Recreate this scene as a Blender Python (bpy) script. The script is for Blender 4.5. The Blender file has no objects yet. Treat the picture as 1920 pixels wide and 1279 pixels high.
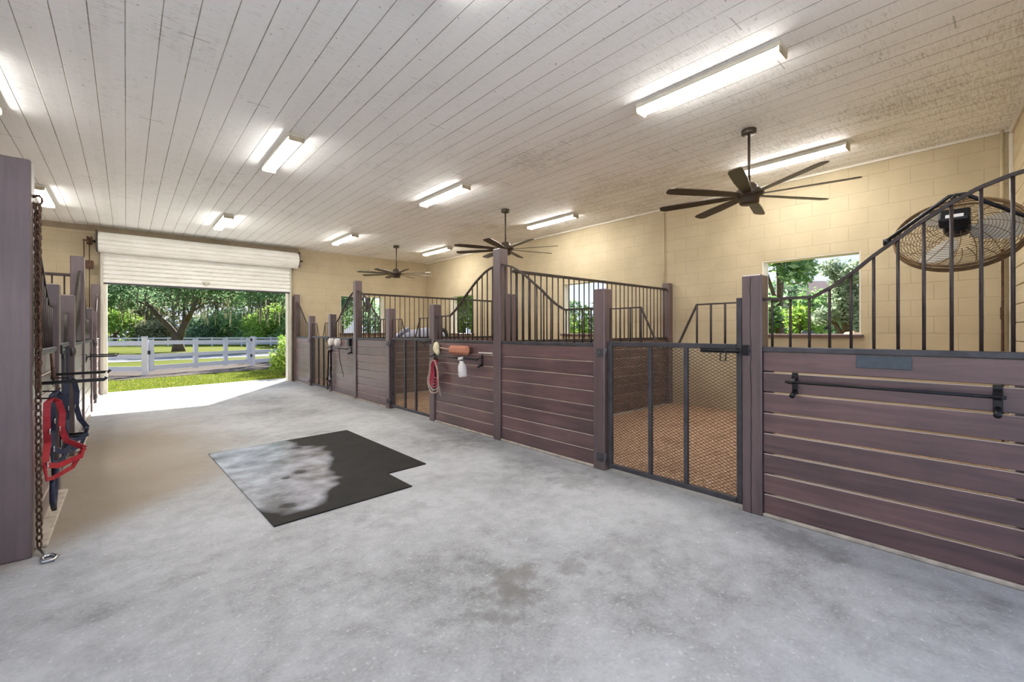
import bpy, bmesh, math, random
from mathutils import Vector, Matrix
random.seed(7)
S = bpy.context.scene
COL = S.collection
PI = math.pi

# ---------------------------------------------------------------- measured layout (metres)
F_PX = 824.0; VXP = 236.4; HYP = 622.0; CAM_H = 1.30; ROLL = -0.0027
YAW = math.atan((960 - VXP) / F_PX); CY_, SY_ = math.cos(YAW), math.sin(YAW)
XS = 3.345      # aisle face of the right-hand stall fronts
XL = -0.41      # aisle face of the left-hand stall fronts
XW = 7.40       # inside of the right wall
XWL = -4.55     # inside of the left wall
YF = 12.70      # inside of the far wall
ZC = 3.54       # ceiling

def bearing(x, w, z=0.0):
    """ground point seen in picture column x at depth w from the camera"""
    u = (x - 960) / F_PX
    return Vector((w * (u * CY_ + SY_), w * (-u * SY_ + CY_), z))

# ---------------------------------------------------------------- materials
def lin(c):
    return c / 12.92 if c <= 0.04045 else ((c + 0.055) / 1.055) ** 2.4
def rgb(r, g, b):
    return (lin(r / 255), lin(g / 255), lin(b / 255), 1.0)

class NT:
    def __init__(s, name):
        s.m = bpy.data.materials.new(name); s.m.use_nodes = True
        s.t = s.m.node_tree; s.t.nodes.clear()
        s.out = s.n('ShaderNodeOutputMaterial')
        s.b = s.n('ShaderNodeBsdfPrincipled')
        s.l(s.b.outputs[0], s.out.inputs[0])
    def n(s, k, **kw):
        x = s.t.nodes.new(k)
        for a, v in kw.items(): setattr(x, a, v)
        return x
    def l(s, a, b): s.t.links.new(a, b)
    def coord(s, scale=(1, 1, 1), kind='Object', loc=(0, 0, 0), rot=(0, 0, 0)):
        tc = s.n('ShaderNodeTexCoord'); mp = s.n('ShaderNodeMapping')
        mp.inputs['Scale'].default_value = scale; mp.inputs['Location'].default_value = loc
        mp.inputs['Rotation'].default_value = rot
        s.l(tc.outputs[kind], mp.inputs[0]); return mp.outputs[0]
    def geo(s, scale=(1, 1, 1)):
        g = s.n('ShaderNodeNewGeometry'); mp = s.n('ShaderNodeMapping')
        mp.inputs['Scale'].default_value = scale
        s.l(g.outputs['Position'], mp.inputs[0]); return mp.outputs[0]
    def noise(s, vec, scale=5, detail=5, rough=0.55, dist=0):
        x = s.n('ShaderNodeTexNoise'); x.inputs['Scale'].default_value = scale
        x.inputs['Detail'].default_value = detail; x.inputs['Roughness'].default_value = rough
        x.inputs['Distortion'].default_value = dist
        s.l(vec, x.inputs['Vector']); return x.outputs['Fac']
    def ramp(s, fac, stops):
        r = s.n('ShaderNodeValToRGB'); e = r.color_ramp.elements
        while len(e) < len(stops): e.new(0.5)
        for i, (p, c) in enumerate(stops):
            e[i].position = p; e[i].color = c if len(c) == 4 else (*c, 1)
        s.l(fac, r.inputs[0]); return r.outputs[0]
    def mix(s, fac, a, b, mode='MIX'):
        x = s.n('ShaderNodeMix', data_type='RGBA', blend_type=mode)
        for sock, v in ((x.inputs[0], fac), (x.inputs[6], a), (x.inputs[7], b)):
            if hasattr(v, 'links'): s.l(v, sock)
            else: sock.default_value = v
        return x.outputs[2]
    def math(s, op, a, b=None, c=None):
        x = s.n('ShaderNodeMath', operation=op)
        for i, v in enumerate((a, b, c)):
            if v is None: continue
            if hasattr(v, 'links'): s.l(v, x.inputs[i])
            else: x.inputs[i].default_value = v
        return x.outputs[0]
    def base(s, c):
        if hasattr(c, 'links'): s.l(c, s.b.inputs['Base Color'])
        else: s.b.inputs['Base Color'].default_value = c
    def rough(s, c):
        if hasattr(c, 'links'): s.l(c, s.b.inputs['Roughness'])
        else: s.b.inputs['Roughness'].default_value = c
    def bump(s, h, strength=0.3, dist=0.01):
        x = s.n('ShaderNodeBump'); x.inputs['Strength'].default_value = strength
        x.inputs['Distance'].default_value = dist
        s.l(h, x.inputs['Height']); s.l(x.outputs[0], s.b.inputs['Normal'])
    def set(s, **k):
        for a, v in k.items(): s.b.inputs[a.replace('_', ' ')].default_value = v

G1 = (1, 1, 1, 1); G0 = (0, 0, 0, 1)
def gray(v): return (v, v, v, 1)

def wood_mat(name, dark, light, axis, rough=0.5, bumpk=0.25, island=True, ledge=False, coat=1.0):
    t = NT(name)
    sc = {'x': (2, 26, 26), 'y': (26, 2, 26), 'z': (26, 26, 2)}[axis]
    g = t.noise(t.geo(sc), 1.0, 6, 0.6, 0.4)
    big = t.noise(t.geo((1.3, 1.3, 1.3)), 1.6, 4)
    f = t.math('ADD', t.math('MULTIPLY', g, 0.55), t.math('MULTIPLY', big, 0.45))
    if island:
        gi = t.n('ShaderNodeNewGeometry')
        f = t.math('ADD', f, t.math('MULTIPLY', t.math('SUBTRACT', gi.outputs['Random Per Island'], 0.5), 0.16))
    c = t.ramp(f, [(0.30, dark), (0.70, light)])
    sp = t.noise(t.geo((1, 1, 1)), 9, 6, 0.7)
    c = t.mix(t.ramp(sp, [(0.66, G0), (0.80, gray(0.4))]), c, rgb(132, 112, 102))
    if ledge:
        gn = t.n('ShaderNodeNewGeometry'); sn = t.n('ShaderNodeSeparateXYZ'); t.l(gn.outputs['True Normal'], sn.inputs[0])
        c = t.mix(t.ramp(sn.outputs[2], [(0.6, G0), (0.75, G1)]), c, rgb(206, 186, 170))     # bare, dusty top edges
    t.set(Coat_Weight=coat, Coat_Roughness=0.34)
    t.base(c); t.rough(t.math('ADD', t.math('MULTIPLY', g, 0.2), rough - 0.1)); t.bump(g, bumpk, 0.004)
    return t.m

M_ = {}
M_['plank'] = wood_mat('stained_planks', rgb(62, 42, 44), rgb(120, 86, 84), 'y', 0.50, ledge=True)
M_['plank_x'] = wood_mat('stained_planks_across', rgb(62, 45, 42), rgb(108, 82, 76), 'x', 0.55)
M_['post'] = wood_mat('stained_post_wood', rgb(74, 57, 57), rgb(110, 88, 88), 'z', 0.55)

def simple(name, c, rough=0.5, metal=0.0, var=0.0, scale=8, bump=0.0):
    t = NT(name)
    if var > 0:
        n = t.noise(t.geo(), scale, 5, 0.6)
        lo = tuple(x * (1 - var) for x in c[:3]) + (1,); hi = tuple(min(1, x * (1 + var)) for x in c[:3]) + (1,)
        t.base(t.ramp(n, [(0.3, lo), (0.7, hi)]))
        if bump: t.bump(n, bump, 0.004)
    else: t.base(c)
    t.rough(rough); t.set(Metallic=metal); return t.m

M_['steel'] = simple('painted_dark_steel', rgb(62, 52, 48), 0.42, 0.25, 0.45, 14, 0.1)
M_['steel_blue'] = simple('painted_grey_steel', rgb(72, 70, 74), 0.42, 0.3, 0.3, 10, 0.1)
M_['black'] = simple('black_painted_iron', rgb(27, 27, 30), 0.35, 0.3, 0.3, 20)
M_['rust'] = simple('rusty_chain', rgb(92, 68, 54), 0.7, 0.5, 0.5, 40)
M_['chrome'] = simple('shiny_metal', rgb(205, 205, 205), 0.25, 1.0)
M_['bronze'] = simple('bronze_fan', rgb(72, 62, 52), 0.45, 0.4, 0.15, 12)
M_['rustbrown'] = simple('fan_guard_wire', rgb(112, 86, 56), 0.55, 0.4, 0.3, 20)
M_['red'] = simple('red_nylon', rgb(160, 26, 38), 0.6, 0, 0.25, 30)
M_['navy'] = simple('navy_nylon', rgb(34, 42, 66), 0.6, 0, 0.25, 30)
M_['blackleather'] = simple('black_leather', rgb(28, 26, 27), 0.5, 0, 0.2, 30)
M_['pinkrope'] = simple('faded_red_rope', rgb(168, 58, 76), 0.8, 0, 0.3, 40)
M_['palerope'] = simple('pale_rope', rgb(190, 165, 150), 0.8, 0, 0.2, 40)
M_['cream'] = simple('cream_plastic', rgb(236, 226, 186), 0.6, 0, 0.1, 20)
M_['brush'] = simple('brown_bristle', rgb(186, 124, 98), 0.85, 0, 0.35, 60, 0.4)
M_['whiteplastic'] = simple('white_plastic', rgb(232, 226, 222), 0.5, 0, 0.05, 20)
M_['offwhite'] = simple('white_canvas', rgb(222, 216, 210), 0.75, 0, 0.08, 20)
M_['slate'] = simple('slate_plate', rgb(74, 82, 90), 0.55, 0, 0.15, 30)
M_['fixture'] = simple('fixture_body', rgb(196, 190, 176), 0.5, 0, 0.1, 6)
M_['fixend'] = simple('fixture_end_cap', rgb(172, 160, 136), 0.6, 0, 0.2, 12)
M_['vinyl'] = simple('white_vinyl', rgb(192, 194, 205), 0.4, 0, 0.03, 4)
M_['bark'] = simple('bark', rgb(94, 80, 69), 0.9, 0, 0.4, 6, 0.6)
M_['horse'] = simple('grey_horse_coat', rgb(158, 162, 182), 0.7, 0, 0.34, 9)
M_['mane'] = simple('black_hair', rgb(34, 30, 30), 0.6, 0, 0.2, 30)
M_['conduit'] = simple('painted_conduit', rgb(206, 192, 160), 0.5, 0, 0.1, 8)
M_['trim'] = simple('cream_trim', rgb(222, 216, 202), 0.55, 0, 0.08, 5)
M_['plasterdark'] = simple('shadow_gap_board', rgb(150, 134, 112), 0.8, 0, 0.15, 5)
M_['roof_house'] = simple('house_roof', rgb(128, 108, 100), 0.8, 0, 0.15, 3)
M_['house'] = simple('house_wall', rgb(190, 180, 172), 0.8, 0, 0.08, 2)
M_['glassdark'] = simple('house_window', rgb(60, 70, 80), 0.15)
M_['kerb'] = simple('worn_kerb', rgb(176, 164, 150), 0.85, 0, 0.3, 12)
M_['sandstone'] = simple('tan_stone', rgb(214, 178, 136), 0.8, 0, 0.15, 6)

def m_diff():
    t = NT('lit_diffuser'); e = t.n('ShaderNodeEmission')
    e.inputs[0].default_value = (1.0, 0.97, 0.91, 1); e.inputs[1].default_value = LAMP
    t.l(e.outputs[0], t.out.inputs[0]); return t.m
LAMP = 25.0
M_['diffuser'] = m_diff()

def m_ceiling():
    t = NT('painted_board_ceiling')
    g = t.n('ShaderNodeNewGeometry'); sx = t.n('ShaderNodeSeparateXYZ'); t.l(g.outputs['Position'], sx.inputs[0])
    W = 0.197
    fr = t.math('FRACT', t.math('DIVIDE', t.math('ADD', sx.outputs[0], 20 * W + W / 2), W))
    d = t.math('ABSOLUTE', t.math('SUBTRACT', fr, 0.5))             # 0 at the groove
    wob = t.math('MULTIPLY', t.noise(t.geo((3, 3, 3)), 4, 3), 0.012)
    groove = t.ramp(t.math('ADD', d, wob), [(0.008, G1), (0.030, G0)])
    pid = t.math('FLOOR', t.math('DIVIDE', t.math('ADD', sx.outputs[0], 20 * W + W / 2), W))
    wn = t.n('ShaderNodeTexWhiteNoise', noise_dimensions='1D'); t.l(pid, wn.inputs['W'])
    saw = t.noise(t.geo((9, 70, 9)), 1.0, 5, 0.7, 0.6)             # rough-sawn marks across the boards
    lng = t.noise(t.geo((30, 3, 30)), 1.0, 5, 0.65, 0.3)
    big = t.noise(t.geo((0.55, 0.55, 0.55)), 1.0, 4)
    mid = t.noise(t.geo((2.4, 1.2, 1)), 1.0, 5, 0.65)
    wear = t.math('ADD', t.math('MULTIPLY', saw, 0.55), t.math('ADD', t.math('MULTIPLY', lng, 0.15), t.math('MULTIPLY', mid, 0.30)))
    # the boards over the stalls are dirtier than those over the aisle
    over = t.n('ShaderNodeMapRange'); over.inputs[1].default_value = 2.2; over.inputs[2].default_value = 5.5
    over.inputs[3].default_value = 0.0; over.inputs[4].default_value = 0.06
    t.l(sx.outputs[0], over.inputs[0])
    wear = t.math('ADD', wear, over.outputs[0])
    wear = t.math('ADD', wear, t.math('MULTIPLY', t.math('SUBTRACT', big, 0.5), 0.18))
    wear = t.math('ADD', t.math('MULTIPLY', t.math('SUBTRACT', wear, 0.5), 1.7), 0.5)
    c = t.ramp(wear, [(0.40, rgb(254, 255, 255)), (0.60, rgb(247, 248, 248)), (0.76, rgb(212, 211, 207)), (1.0, rgb(156, 150, 140))])
    c = t.mix(t.math('MULTIPLY', wn.outputs['Value'], 0.10), c, rgb(190, 186, 176))
    sp = t.noise(t.geo(), 26, 2, 0.5)
    c = t.mix(t.ramp(sp, [(0.70, G0), (0.75, gray(0.55))]), c, rgb(110, 100, 88))
    gcol = t.mix(t.ramp(t.noise(t.geo((2, 1, 2)), 1.5, 4), [(0.35, G0), (0.6, G1)]), rgb(70, 62, 54), rgb(168, 160, 146))
    c = t.mix(groove, c, gcol)
    # butt joints between board ends
    yj = t.math('FRACT', t.math('DIVIDE', t.math('ADD', sx.outputs[1], t.math('MULTIPLY', wn.outputs['Value'], 43.0)), 9.76))
    c = t.mix(t.math('MULTIPLY', t.math('LESS_THAN', yj, 0.0012), 0.45), c, rgb(120, 112, 102))
    t.base(c); t.rough(0.7)
    hgt = t.math('SUBTRACT', t.math('MULTIPLY', saw, 0.35), t.math('MULTIPLY', groove, 1.0))
    t.bump(hgt, 0.6, 0.010); return t.m
M_['ceiling'] = m_ceiling()

def m_block(name, axis):
    t = NT(name)
    g = t.n('ShaderNodeNewGeometry'); sx = t.n('ShaderNodeSeparateXYZ'); t.l(g.outputs['Position'], sx.inputs[0])
    cb = t.n('ShaderNodeCombineXYZ'); t.l(sx.outputs[axis], cb.inputs[0]); t.l(sx.outputs[2], cb.inputs[1])
    br = t.n('ShaderNodeTexBrick'); t.l(cb.outputs[0], br.inputs['Vector'])
    br.inputs['Scale'].default_value = 1.0; br.inputs['Mortar Size'].default_value = 0.006
    br.inputs['Mortar Smooth'].default_value = 0.6
    br.inputs['Brick Width'].default_value = 0.42; br.inputs['Row Height'].default_value = 0.21
    n = t.noise(t.geo(), 2.2, 5); fine = t.noise(t.geo(), 40, 4, 0.6)
    c = t.ramp(n, [(0.25, rgb(182, 167, 137)), (0.75, rgb(201, 186, 155))])
    c = t.mix(t.math('MULTIPLY', br.outputs['Fac'], 0.45), c, rgb(170, 155, 124))
    low = t.n('ShaderNodeMapRange'); low.inputs[1].default_value = 1.35; low.inputs[2].default_value = 0.1
    low.inputs[3].default_value = 0.0; low.inputs[4].default_value = 0.55
    t.l(t.math('ADD', sx.outputs[2], t.math('MULTIPLY', n, 0.6)), low.inputs[0])      # horse dirt rubbed on the lower courses
    c = t.mix(low.outputs[0], c, rgb(150, 120, 88))
    dirt = t.noise(t.geo((1, 1, 0.7)), 5, 6, 0.7)
    c = t.mix(t.ramp(dirt, [(0.64, G0), (0.74, gray(0.30))]), c, rgb(158, 128, 92))
    c = t.mix(t.ramp(t.noise(t.geo(), 20, 3), [(0.72, G0), (0.76, gray(0.35))]), c, rgb(120, 92, 64))
    t.base(c); t.rough(0.75)
    h = t.math('SUBTRACT', t.math('MULTIPLY', fine, 0.25), br.outputs['Fac'])
    t.bump(h, 0.45, 0.006); return t.m
M_['block_y'] = m_block('painted_block_side', 1)
M_['block_x'] = m_block('painted_block_end', 0)

STAINS = [(1.50, 1.72, .22, .14, .6), (1.36, 1.60, .25, .12, .5), (2.95, 2.55, .25, .30, .35), (1.85, 1.60, .10, .10, .4), (1.45, 2.9, .3, .2, .2), (-.6, 1.9, .6, .3, .25), (.1, 1.5, .5, .25, .2), (2.2, 1.5, .3, .2, .2), (3.1, .9, .2, .3, .3)]
def m_floor():
    t = NT('concrete_floor')
    a = t.noise(t.geo(), 0.8, 6, 0.6, 0.3); b = t.noise(t.geo(), 7, 8, 0.7); f = t.noise(t.geo(), 60, 4, 0.7)
    m = t.math('ADD', t.math('MULTIPLY', a, 0.5), t.math('ADD', t.math('MULTIPLY', b, 0.33), t.math('MULTIPLY', f, 0.17)))
    c = t.ramp(m, [(0.36, rgb(112, 112, 112)), (0.45, rgb(152, 152, 153)), (0.57, rgb(179, 180, 182)), (0.68, rgb(146, 146, 147))])
    st = t.noise(t.geo((1.1, 1.1, 1)), 1.6, 8, 0.72, 0.5)
    c = t.mix(t.ramp(st, [(0.60, G0), (0.72, gray(0.55))]), c, rgb(120, 116, 112))
    fl = t.noise(t.geo(), 22, 5, 0.7)
    c = t.mix(t.ramp(fl, [(0.66, G0), (0.74, gray(0.5))]), c, rgb(128, 122, 116))
    fl2 = t.noise(t.geo((1, 1, 1)), 30, 5, 0.75)
    c = t.mix(t.ramp(fl2, [(0.59, G0), (0.70, gray(0.6))]), c, rgb(216, 216, 216))
    g0 = t.n('ShaderNodeNewGeometry'); s0 = t.n('ShaderNodeSeparateXYZ'); t.l(g0.outputs['Position'], s0.inputs[0])
    for (cx, cy, ra, rb, k) in STAINS:                       # old spills
        du = t.math('DIVIDE', t.math('SUBTRACT', s0.outputs[0], cx), ra); dv = t.math('DIVIDE', t.math('SUBTRACT', s0.outputs[1], cy), rb)
        q = t.math('ADD', t.math('MULTIPLY', du, du), t.math('MULTIPLY', dv, dv))
        q = t.math('ADD', q, t.math('MULTIPLY', t.math('SUBTRACT', b, 0.5), 5.0))
        c = t.mix(t.math('MULTIPLY', t.ramp(q, [(0.2, G1), (1.0, G0)]), k), c, rgb(112, 108, 104))
    # tan shade beyond the tall left post, painted into the floor colour
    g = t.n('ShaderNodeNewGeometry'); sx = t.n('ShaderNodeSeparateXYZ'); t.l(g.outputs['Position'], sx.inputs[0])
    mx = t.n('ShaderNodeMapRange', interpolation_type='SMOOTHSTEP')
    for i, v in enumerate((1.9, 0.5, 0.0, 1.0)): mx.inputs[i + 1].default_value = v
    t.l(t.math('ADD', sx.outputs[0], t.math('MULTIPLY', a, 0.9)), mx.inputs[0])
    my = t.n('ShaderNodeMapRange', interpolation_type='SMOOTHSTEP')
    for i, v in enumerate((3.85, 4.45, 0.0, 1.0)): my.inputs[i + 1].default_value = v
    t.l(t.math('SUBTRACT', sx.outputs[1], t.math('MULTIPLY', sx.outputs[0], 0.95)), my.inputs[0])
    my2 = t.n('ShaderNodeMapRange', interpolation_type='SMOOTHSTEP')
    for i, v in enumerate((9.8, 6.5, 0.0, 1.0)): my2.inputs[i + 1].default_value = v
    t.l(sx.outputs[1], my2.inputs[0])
    tan_shade = t.math('MULTIPLY', t.math('MULTIPLY', mx.outputs[0], my.outputs[0]), my2.outputs[0])
    tan_shade = t.math('MULTIPLY', tan_shade, t.ramp(b, [(0.2, gray(0.7)), (0.7, gray(1.0))]))
    c = t.mix(t.math('MULTIPLY', tan_shade, 0.9), c, rgb(140, 122, 98))
    t.base(c); t.rough(t.ramp(m, [(0.3, gray(0.55)), (0.7, gray(0.72))])); t.bump(b, 0.12, 0.004); return t.m
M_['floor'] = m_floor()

MATSPOTS = [(1.435, 5.28, .15), (1.206, 4.34, .15), (1.066, 4.25, .09), (.90, 3.56, .15)]
def m_mat():
    t = NT('rubber_mat')
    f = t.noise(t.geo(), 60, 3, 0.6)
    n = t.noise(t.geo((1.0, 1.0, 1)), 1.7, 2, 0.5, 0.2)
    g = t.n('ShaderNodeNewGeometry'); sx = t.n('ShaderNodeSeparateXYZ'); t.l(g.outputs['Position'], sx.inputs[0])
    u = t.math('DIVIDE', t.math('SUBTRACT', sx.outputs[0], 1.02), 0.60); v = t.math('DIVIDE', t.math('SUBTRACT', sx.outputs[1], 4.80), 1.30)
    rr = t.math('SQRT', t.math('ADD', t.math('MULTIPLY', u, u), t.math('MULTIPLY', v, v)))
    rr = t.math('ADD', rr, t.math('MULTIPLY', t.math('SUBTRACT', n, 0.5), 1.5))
    for (cx, cy, ra) in MATSPOTS:                              # dark spots kept out of the wet patch and its painted sheen
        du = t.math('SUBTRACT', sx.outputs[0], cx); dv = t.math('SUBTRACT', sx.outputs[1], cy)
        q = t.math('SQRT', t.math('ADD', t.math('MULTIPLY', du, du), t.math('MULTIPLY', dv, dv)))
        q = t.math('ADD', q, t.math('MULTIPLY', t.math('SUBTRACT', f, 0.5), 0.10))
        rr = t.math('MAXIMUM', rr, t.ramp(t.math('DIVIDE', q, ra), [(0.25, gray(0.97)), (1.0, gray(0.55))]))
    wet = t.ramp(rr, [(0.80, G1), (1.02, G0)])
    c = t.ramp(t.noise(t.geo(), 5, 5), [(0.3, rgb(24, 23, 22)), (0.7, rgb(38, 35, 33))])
    sheen_noise = t.noise(t.geo(), 4, 4)
    c = t.mix(t.math('MULTIPLY', wet, t.ramp(sheen_noise, [(0.35, gray(.2)), (0.65, gray(.9))])), c, rgb(178, 180, 194))  # pale reflection of the bright doorway painted into the wet patch
    t.set(Specular_IOR_Level=0.15)
    t.base(c); t.rough(t.math('SUBTRACT', 0.62, t.math('MULTIPLY', wet, 0.32)))
    t.b.inputs['Coat Roughness'].default_value = 0.22; t.l(t.math('MULTIPLY', wet, 0.8), t.b.inputs['Coat Weight'])
    t.bump(f, 0.15, 0.003); return t.m
M_['mat'] = m_mat()

def m_bed():
    t = NT('shavings_bedding')
    a = t.noise(t.geo(), 45, 6, 0.75); b = t.noise(t.geo(), 2.5, 5)
    c = t.ramp(a, [(0.34, rgb(112, 82, 58)), (0.5, rgb(172, 134, 102)), (0.64, rgb(228, 202, 176))])
    c = t.mix(t.ramp(b, [(0.5, G0), (0.7, gray(0.45))]), c, rgb(116, 80, 54))
    t.base(c); t.rough(0.9); t.bump(a, 0.8, 0.02); return t.m
M_['bedding'] = m_bed()

def m_roll():
    t = NT('roller_door_sheet')
    n = t.noise(t.geo((1, 1, 3)), 3, 4)
    c = t.ramp(n, [(0.3, rgb(226, 223, 214)), (0.7, rgb(240, 238, 232))])
    t.base(c); t.rough(0.45); return t.m
M_['sheet'] = m_roll()

def m_ground(name, stops, scale, bump):
    t = NT(name); a = t.noise(t.geo(), scale, 7, 0.75); b = t.noise(t.geo((0.15, 0.15, 1)), 1.0, 4)
    f = t.math('ADD', t.math('MULTIPLY', a, 0.65), t.math('MULTIPLY', b, 0.35))
    t.base(t.ramp(f, stops)); t.set(Specular_IOR_Level=0.04); t.rough(0.95); t.bump(a, bump, 0.03); return t.m
M_['lawn'] = m_ground('lawn_ground', [(0.3, rgb(57,70,12)), (0.5, rgb(83,91,21)), (0.7, rgb(107,108,35))], 9, 0.6)
M_['gravel'] = m_ground('gravel_strip', [(0.3, rgb(48, 42, 39)), (0.5, rgb(86, 79, 74)), (0.7, rgb(116, 110, 105))], 14, 0.8)
M_['yard'] = m_ground('bright_concrete_yard', [(0.3, rgb(222, 220, 216)), (0.7, rgb(240, 238, 234))], 3, 0.1)
M_['road'] = m_ground('pale_track', [(0.3, rgb(111, 113, 117)), (0.7, rgb(131, 132, 135))], 2, 0.2)

def m_leaf(name, a, b, c, tr=0.25):
    t = NT(name); g = t.n('ShaderNodeNewGeometry')
    col = t.ramp(g.outputs['Random Per Island'], [(0.0, a), (0.5, b), (1.0, c)])
    t.base(col); t.rough(0.6); t.set(Specular_IOR_Level=0.25)
    tl = t.n('ShaderNodeBsdfTranslucent'); t.l(col, tl.inputs[0])
    mx = t.n('ShaderNodeMixShader'); mx.inputs[0].default_value = tr
    t.l(t.b.outputs[0], mx.inputs[1]); t.l(tl.outputs[0], mx.inputs[2]); t.l(mx.outputs[0], t.out.inputs[0]); return t.m
M_['leaf_oak'] = m_leaf('oak_leaves', rgb(76, 108, 76), rgb(107, 138, 102), rgb(144, 165, 129), 0.5)
M_['leaf_bright'] = m_leaf('bright_leaves', rgb(99, 140, 52), rgb(137, 171, 72), rgb(175, 193, 105), 0.5)
M_['leaf_mid'] = m_leaf('mid_leaves', rgb(98, 138, 81), rgb(129, 164, 102), rgb(167, 189, 134), 0.5)
M_['leaf_dull'] = m_leaf('dull_leaves', rgb(113, 120, 83), rgb(138, 141, 105), rgb(164, 164, 129), 0.5)
M_['leaf_silver'] = m_leaf('silver_leaves', rgb(116, 138, 113), rgb(150, 167, 138), rgb(185, 195, 170), 0.5)
M_['moss'] = m_leaf('hanging_moss', rgb(88, 91, 70), rgb(107, 108, 84), rgb(123, 122, 98), 0.3)
M_['blade'] = m_leaf('grass_blades', rgb(86, 112, 26), rgb(119, 136, 43), rgb(153, 156, 72), 0.3)

def m_boardwall():
    t = NT('cream_board_wall')
    g = t.n('ShaderNodeNewGeometry'); sx = t.n('ShaderNodeSeparateXYZ'); t.l(g.outputs['Position'], sx.inputs[0])
    n = t.noise(t.geo((2, 2, 20)), 1, 5)
    c = t.ramp(n, [(0.3, rgb(196, 180, 146)), (0.7, rgb(218, 204, 172))])
    low = t.ramp(t.math('SUBTRACT', sx.outputs[2], 1.3), [(0.0, G1), (0.9, G0)])
    c = t.mix(t.math('MULTIPLY', low, 0.35), c, rgb(176, 166, 160))
    t.base(c); t.rough(0.65); return t.m
M_['boardwall'] = m_boardwall()

# ---------------------------------------------------------------- mesh builder
OFF = {}
class MB:
    def __init__(s): s.v = []; s.f = []; s.sm = []
    def add(s, vs, fs, smooth=False):
        o = len(s.v); s.v += [Vector(p) for p in vs]
        s.f += [tuple(i + o for i in f) for f in fs]; s.sm += [smooth] * len(fs); return s
    def box(s, a, b, c=0.0, mtx=None):
        (x0, x1), (y0, y1), (z0, z1) = [sorted((a[i], b[i])) for i in range(3)]
        c = min(c, (x1 - x0) * .45, (y1 - y0) * .45, (z1 - z0) * .45)
        if c <= 0:
            vs = [(x, y, z) for z in (z0, z1) for y in (y0, y1) for x in (x0, x1)]
            fs = [(0, 2, 3, 1), (4, 5, 7, 6), (0, 1, 5, 4), (2, 6, 7, 3), (0, 4, 6, 2), (1, 3, 7, 5)]
        else:
            vs = []; idx = {}
            for ix, x in enumerate((x0, x1)):
                for iy, y in enumerate((y0, y1)):
                    for iz, z in enumerate((z0, z1)):
                        sx, sy, sz = (1 if ix == 0 else -1), (1 if iy == 0 else -1), (1 if iz == 0 else -1)
                        for ax in range(3):                      # the vertex lying on the face normal to ax
                            p = [x + sx * c, y + sy * c, z + sz * c]; p[ax] = (x, y, z)[ax]
                            idx[(ix, iy, iz, ax)] = len(vs); vs.append(tuple(p))
            fs = []
            for ax in range(3):
                o = [q for q in range(3) if q != ax]
                for e in (0, 1):
                    q = []
                    for (u, w) in ((0, 0), (1, 0), (1, 1), (0, 1)):
                        k = [0, 0, 0]; k[ax] = e; k[o[0]] = u; k[o[1]] = w; q.append(idx[(*k, ax)])
                    fs.append(tuple(q))
            for ax in range(3):                                   # edges running along ax
                o = [q for q in range(3) if q != ax]
                for e0 in (0, 1):
                    for e1 in (0, 1):
                        k0 = [0, 0, 0]; k0[o[0]] = e0; k0[o[1]] = e1; k1 = list(k0); k1[ax] = 1
                        fs.append((idx[(*k0, o[0])], idx[(*k1, o[0])], idx[(*k1, o[1])], idx[(*k0, o[1])]))
            for ix in (0, 1):
                for iy in (0, 1):
                    for iz in (0, 1): fs.append(tuple(idx[(ix, iy, iz, ax)] for ax in range(3)))
        if mtx: vs = [mtx @ Vector(p) for p in vs]
        return s.add(vs, fs)
    def tube(s, pts, r, n=8, closed=False, smooth=True, flat=None, up=None):
        pts = [Vector(p) for p in pts]; N = len(pts)
        rs = r if isinstance(r, (list, tuple)) else [r] * N
        vs = []; prev = None
        for i, p in enumerate(pts):
            if closed: d = pts[(i + 1) % N] - pts[i - 1]
            else: d = pts[min(i + 1, N - 1)] - pts[max(i - 1, 0)]
            d = d.normalized() if d.length > 1e-9 else Vector((0, 0, 1))
            ref = Vector(up) if up is not None else (prev if prev is not None else (Vector((0, 0, 1)) if abs(d.z) < .9 else Vector((1, 0, 0))))
            a = (ref - d * ref.dot(d))
            if a.length < 1e-6: a = d.orthogonal()
            a.normalize(); b = d.cross(a); prev = a
            ra, rb = (rs[i], rs[i]) if flat is None else flat
            for k in range(n):
                t = 2 * PI * k / n + (PI / n if n == 4 else 0)
                vs.append(p + a * (math.cos(t) * ra) + b * (math.sin(t) * rb))
        fs = []
        for i in range(N if closed else N - 1):
            j = (i + 1) % N
            for k in range(n):
                k2 = (k + 1) % n; fs.append((i * n + k, i * n + k2, j * n + k2, j * n + k))
        if not closed: fs += [tuple(range(n))[::-1], tuple(range((N - 1) * n, N * n))]
        return s.add(vs, fs, smooth and n > 4)
    def strap(s, pts, w, t, up):
        """flat band along pts; w across (along up), t thick"""
        return s.tube(pts, 1, 4, flat=(w * .7071, t * .7071), up=up, smooth=False)
    def lathe(s, prof, n=24, mtx=None, smooth=True):
        vs = []
        for r, z in prof:
            for k in range(n):
                a = 2 * PI * k / n; vs.append(Vector((r * math.cos(a), r * math.sin(a), z)))
        fs = []
        for i in range(len(prof) - 1):
            for k in range(n):
                k2 = (k + 1) % n; fs.append((i * n + k, i * n + k2, (i + 1) * n + k2, (i + 1) * n + k))
        fs += [tuple(range(n))[::-1], tuple(range((len(prof) - 1) * n, len(prof) * n))]
        if mtx: vs = [mtx @ p for p in vs]
        return s.add(vs, fs, smooth)
    def prism(s, poly, z0, z1, mtx=None):
        n = len(poly); vs = [Vector((x, y, z0)) for x, y in poly] + [Vector((x, y, z1)) for x, y in poly]
        fs = [tuple(range(n))[::-1], tuple(range(n, 2 * n))] + [(i, (i + 1) % n, (i + 1) % n + n, i + n) for i in range(n)]
        if mtx: vs = [mtx @ p for p in vs]
        return s.add(vs, fs)
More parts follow.
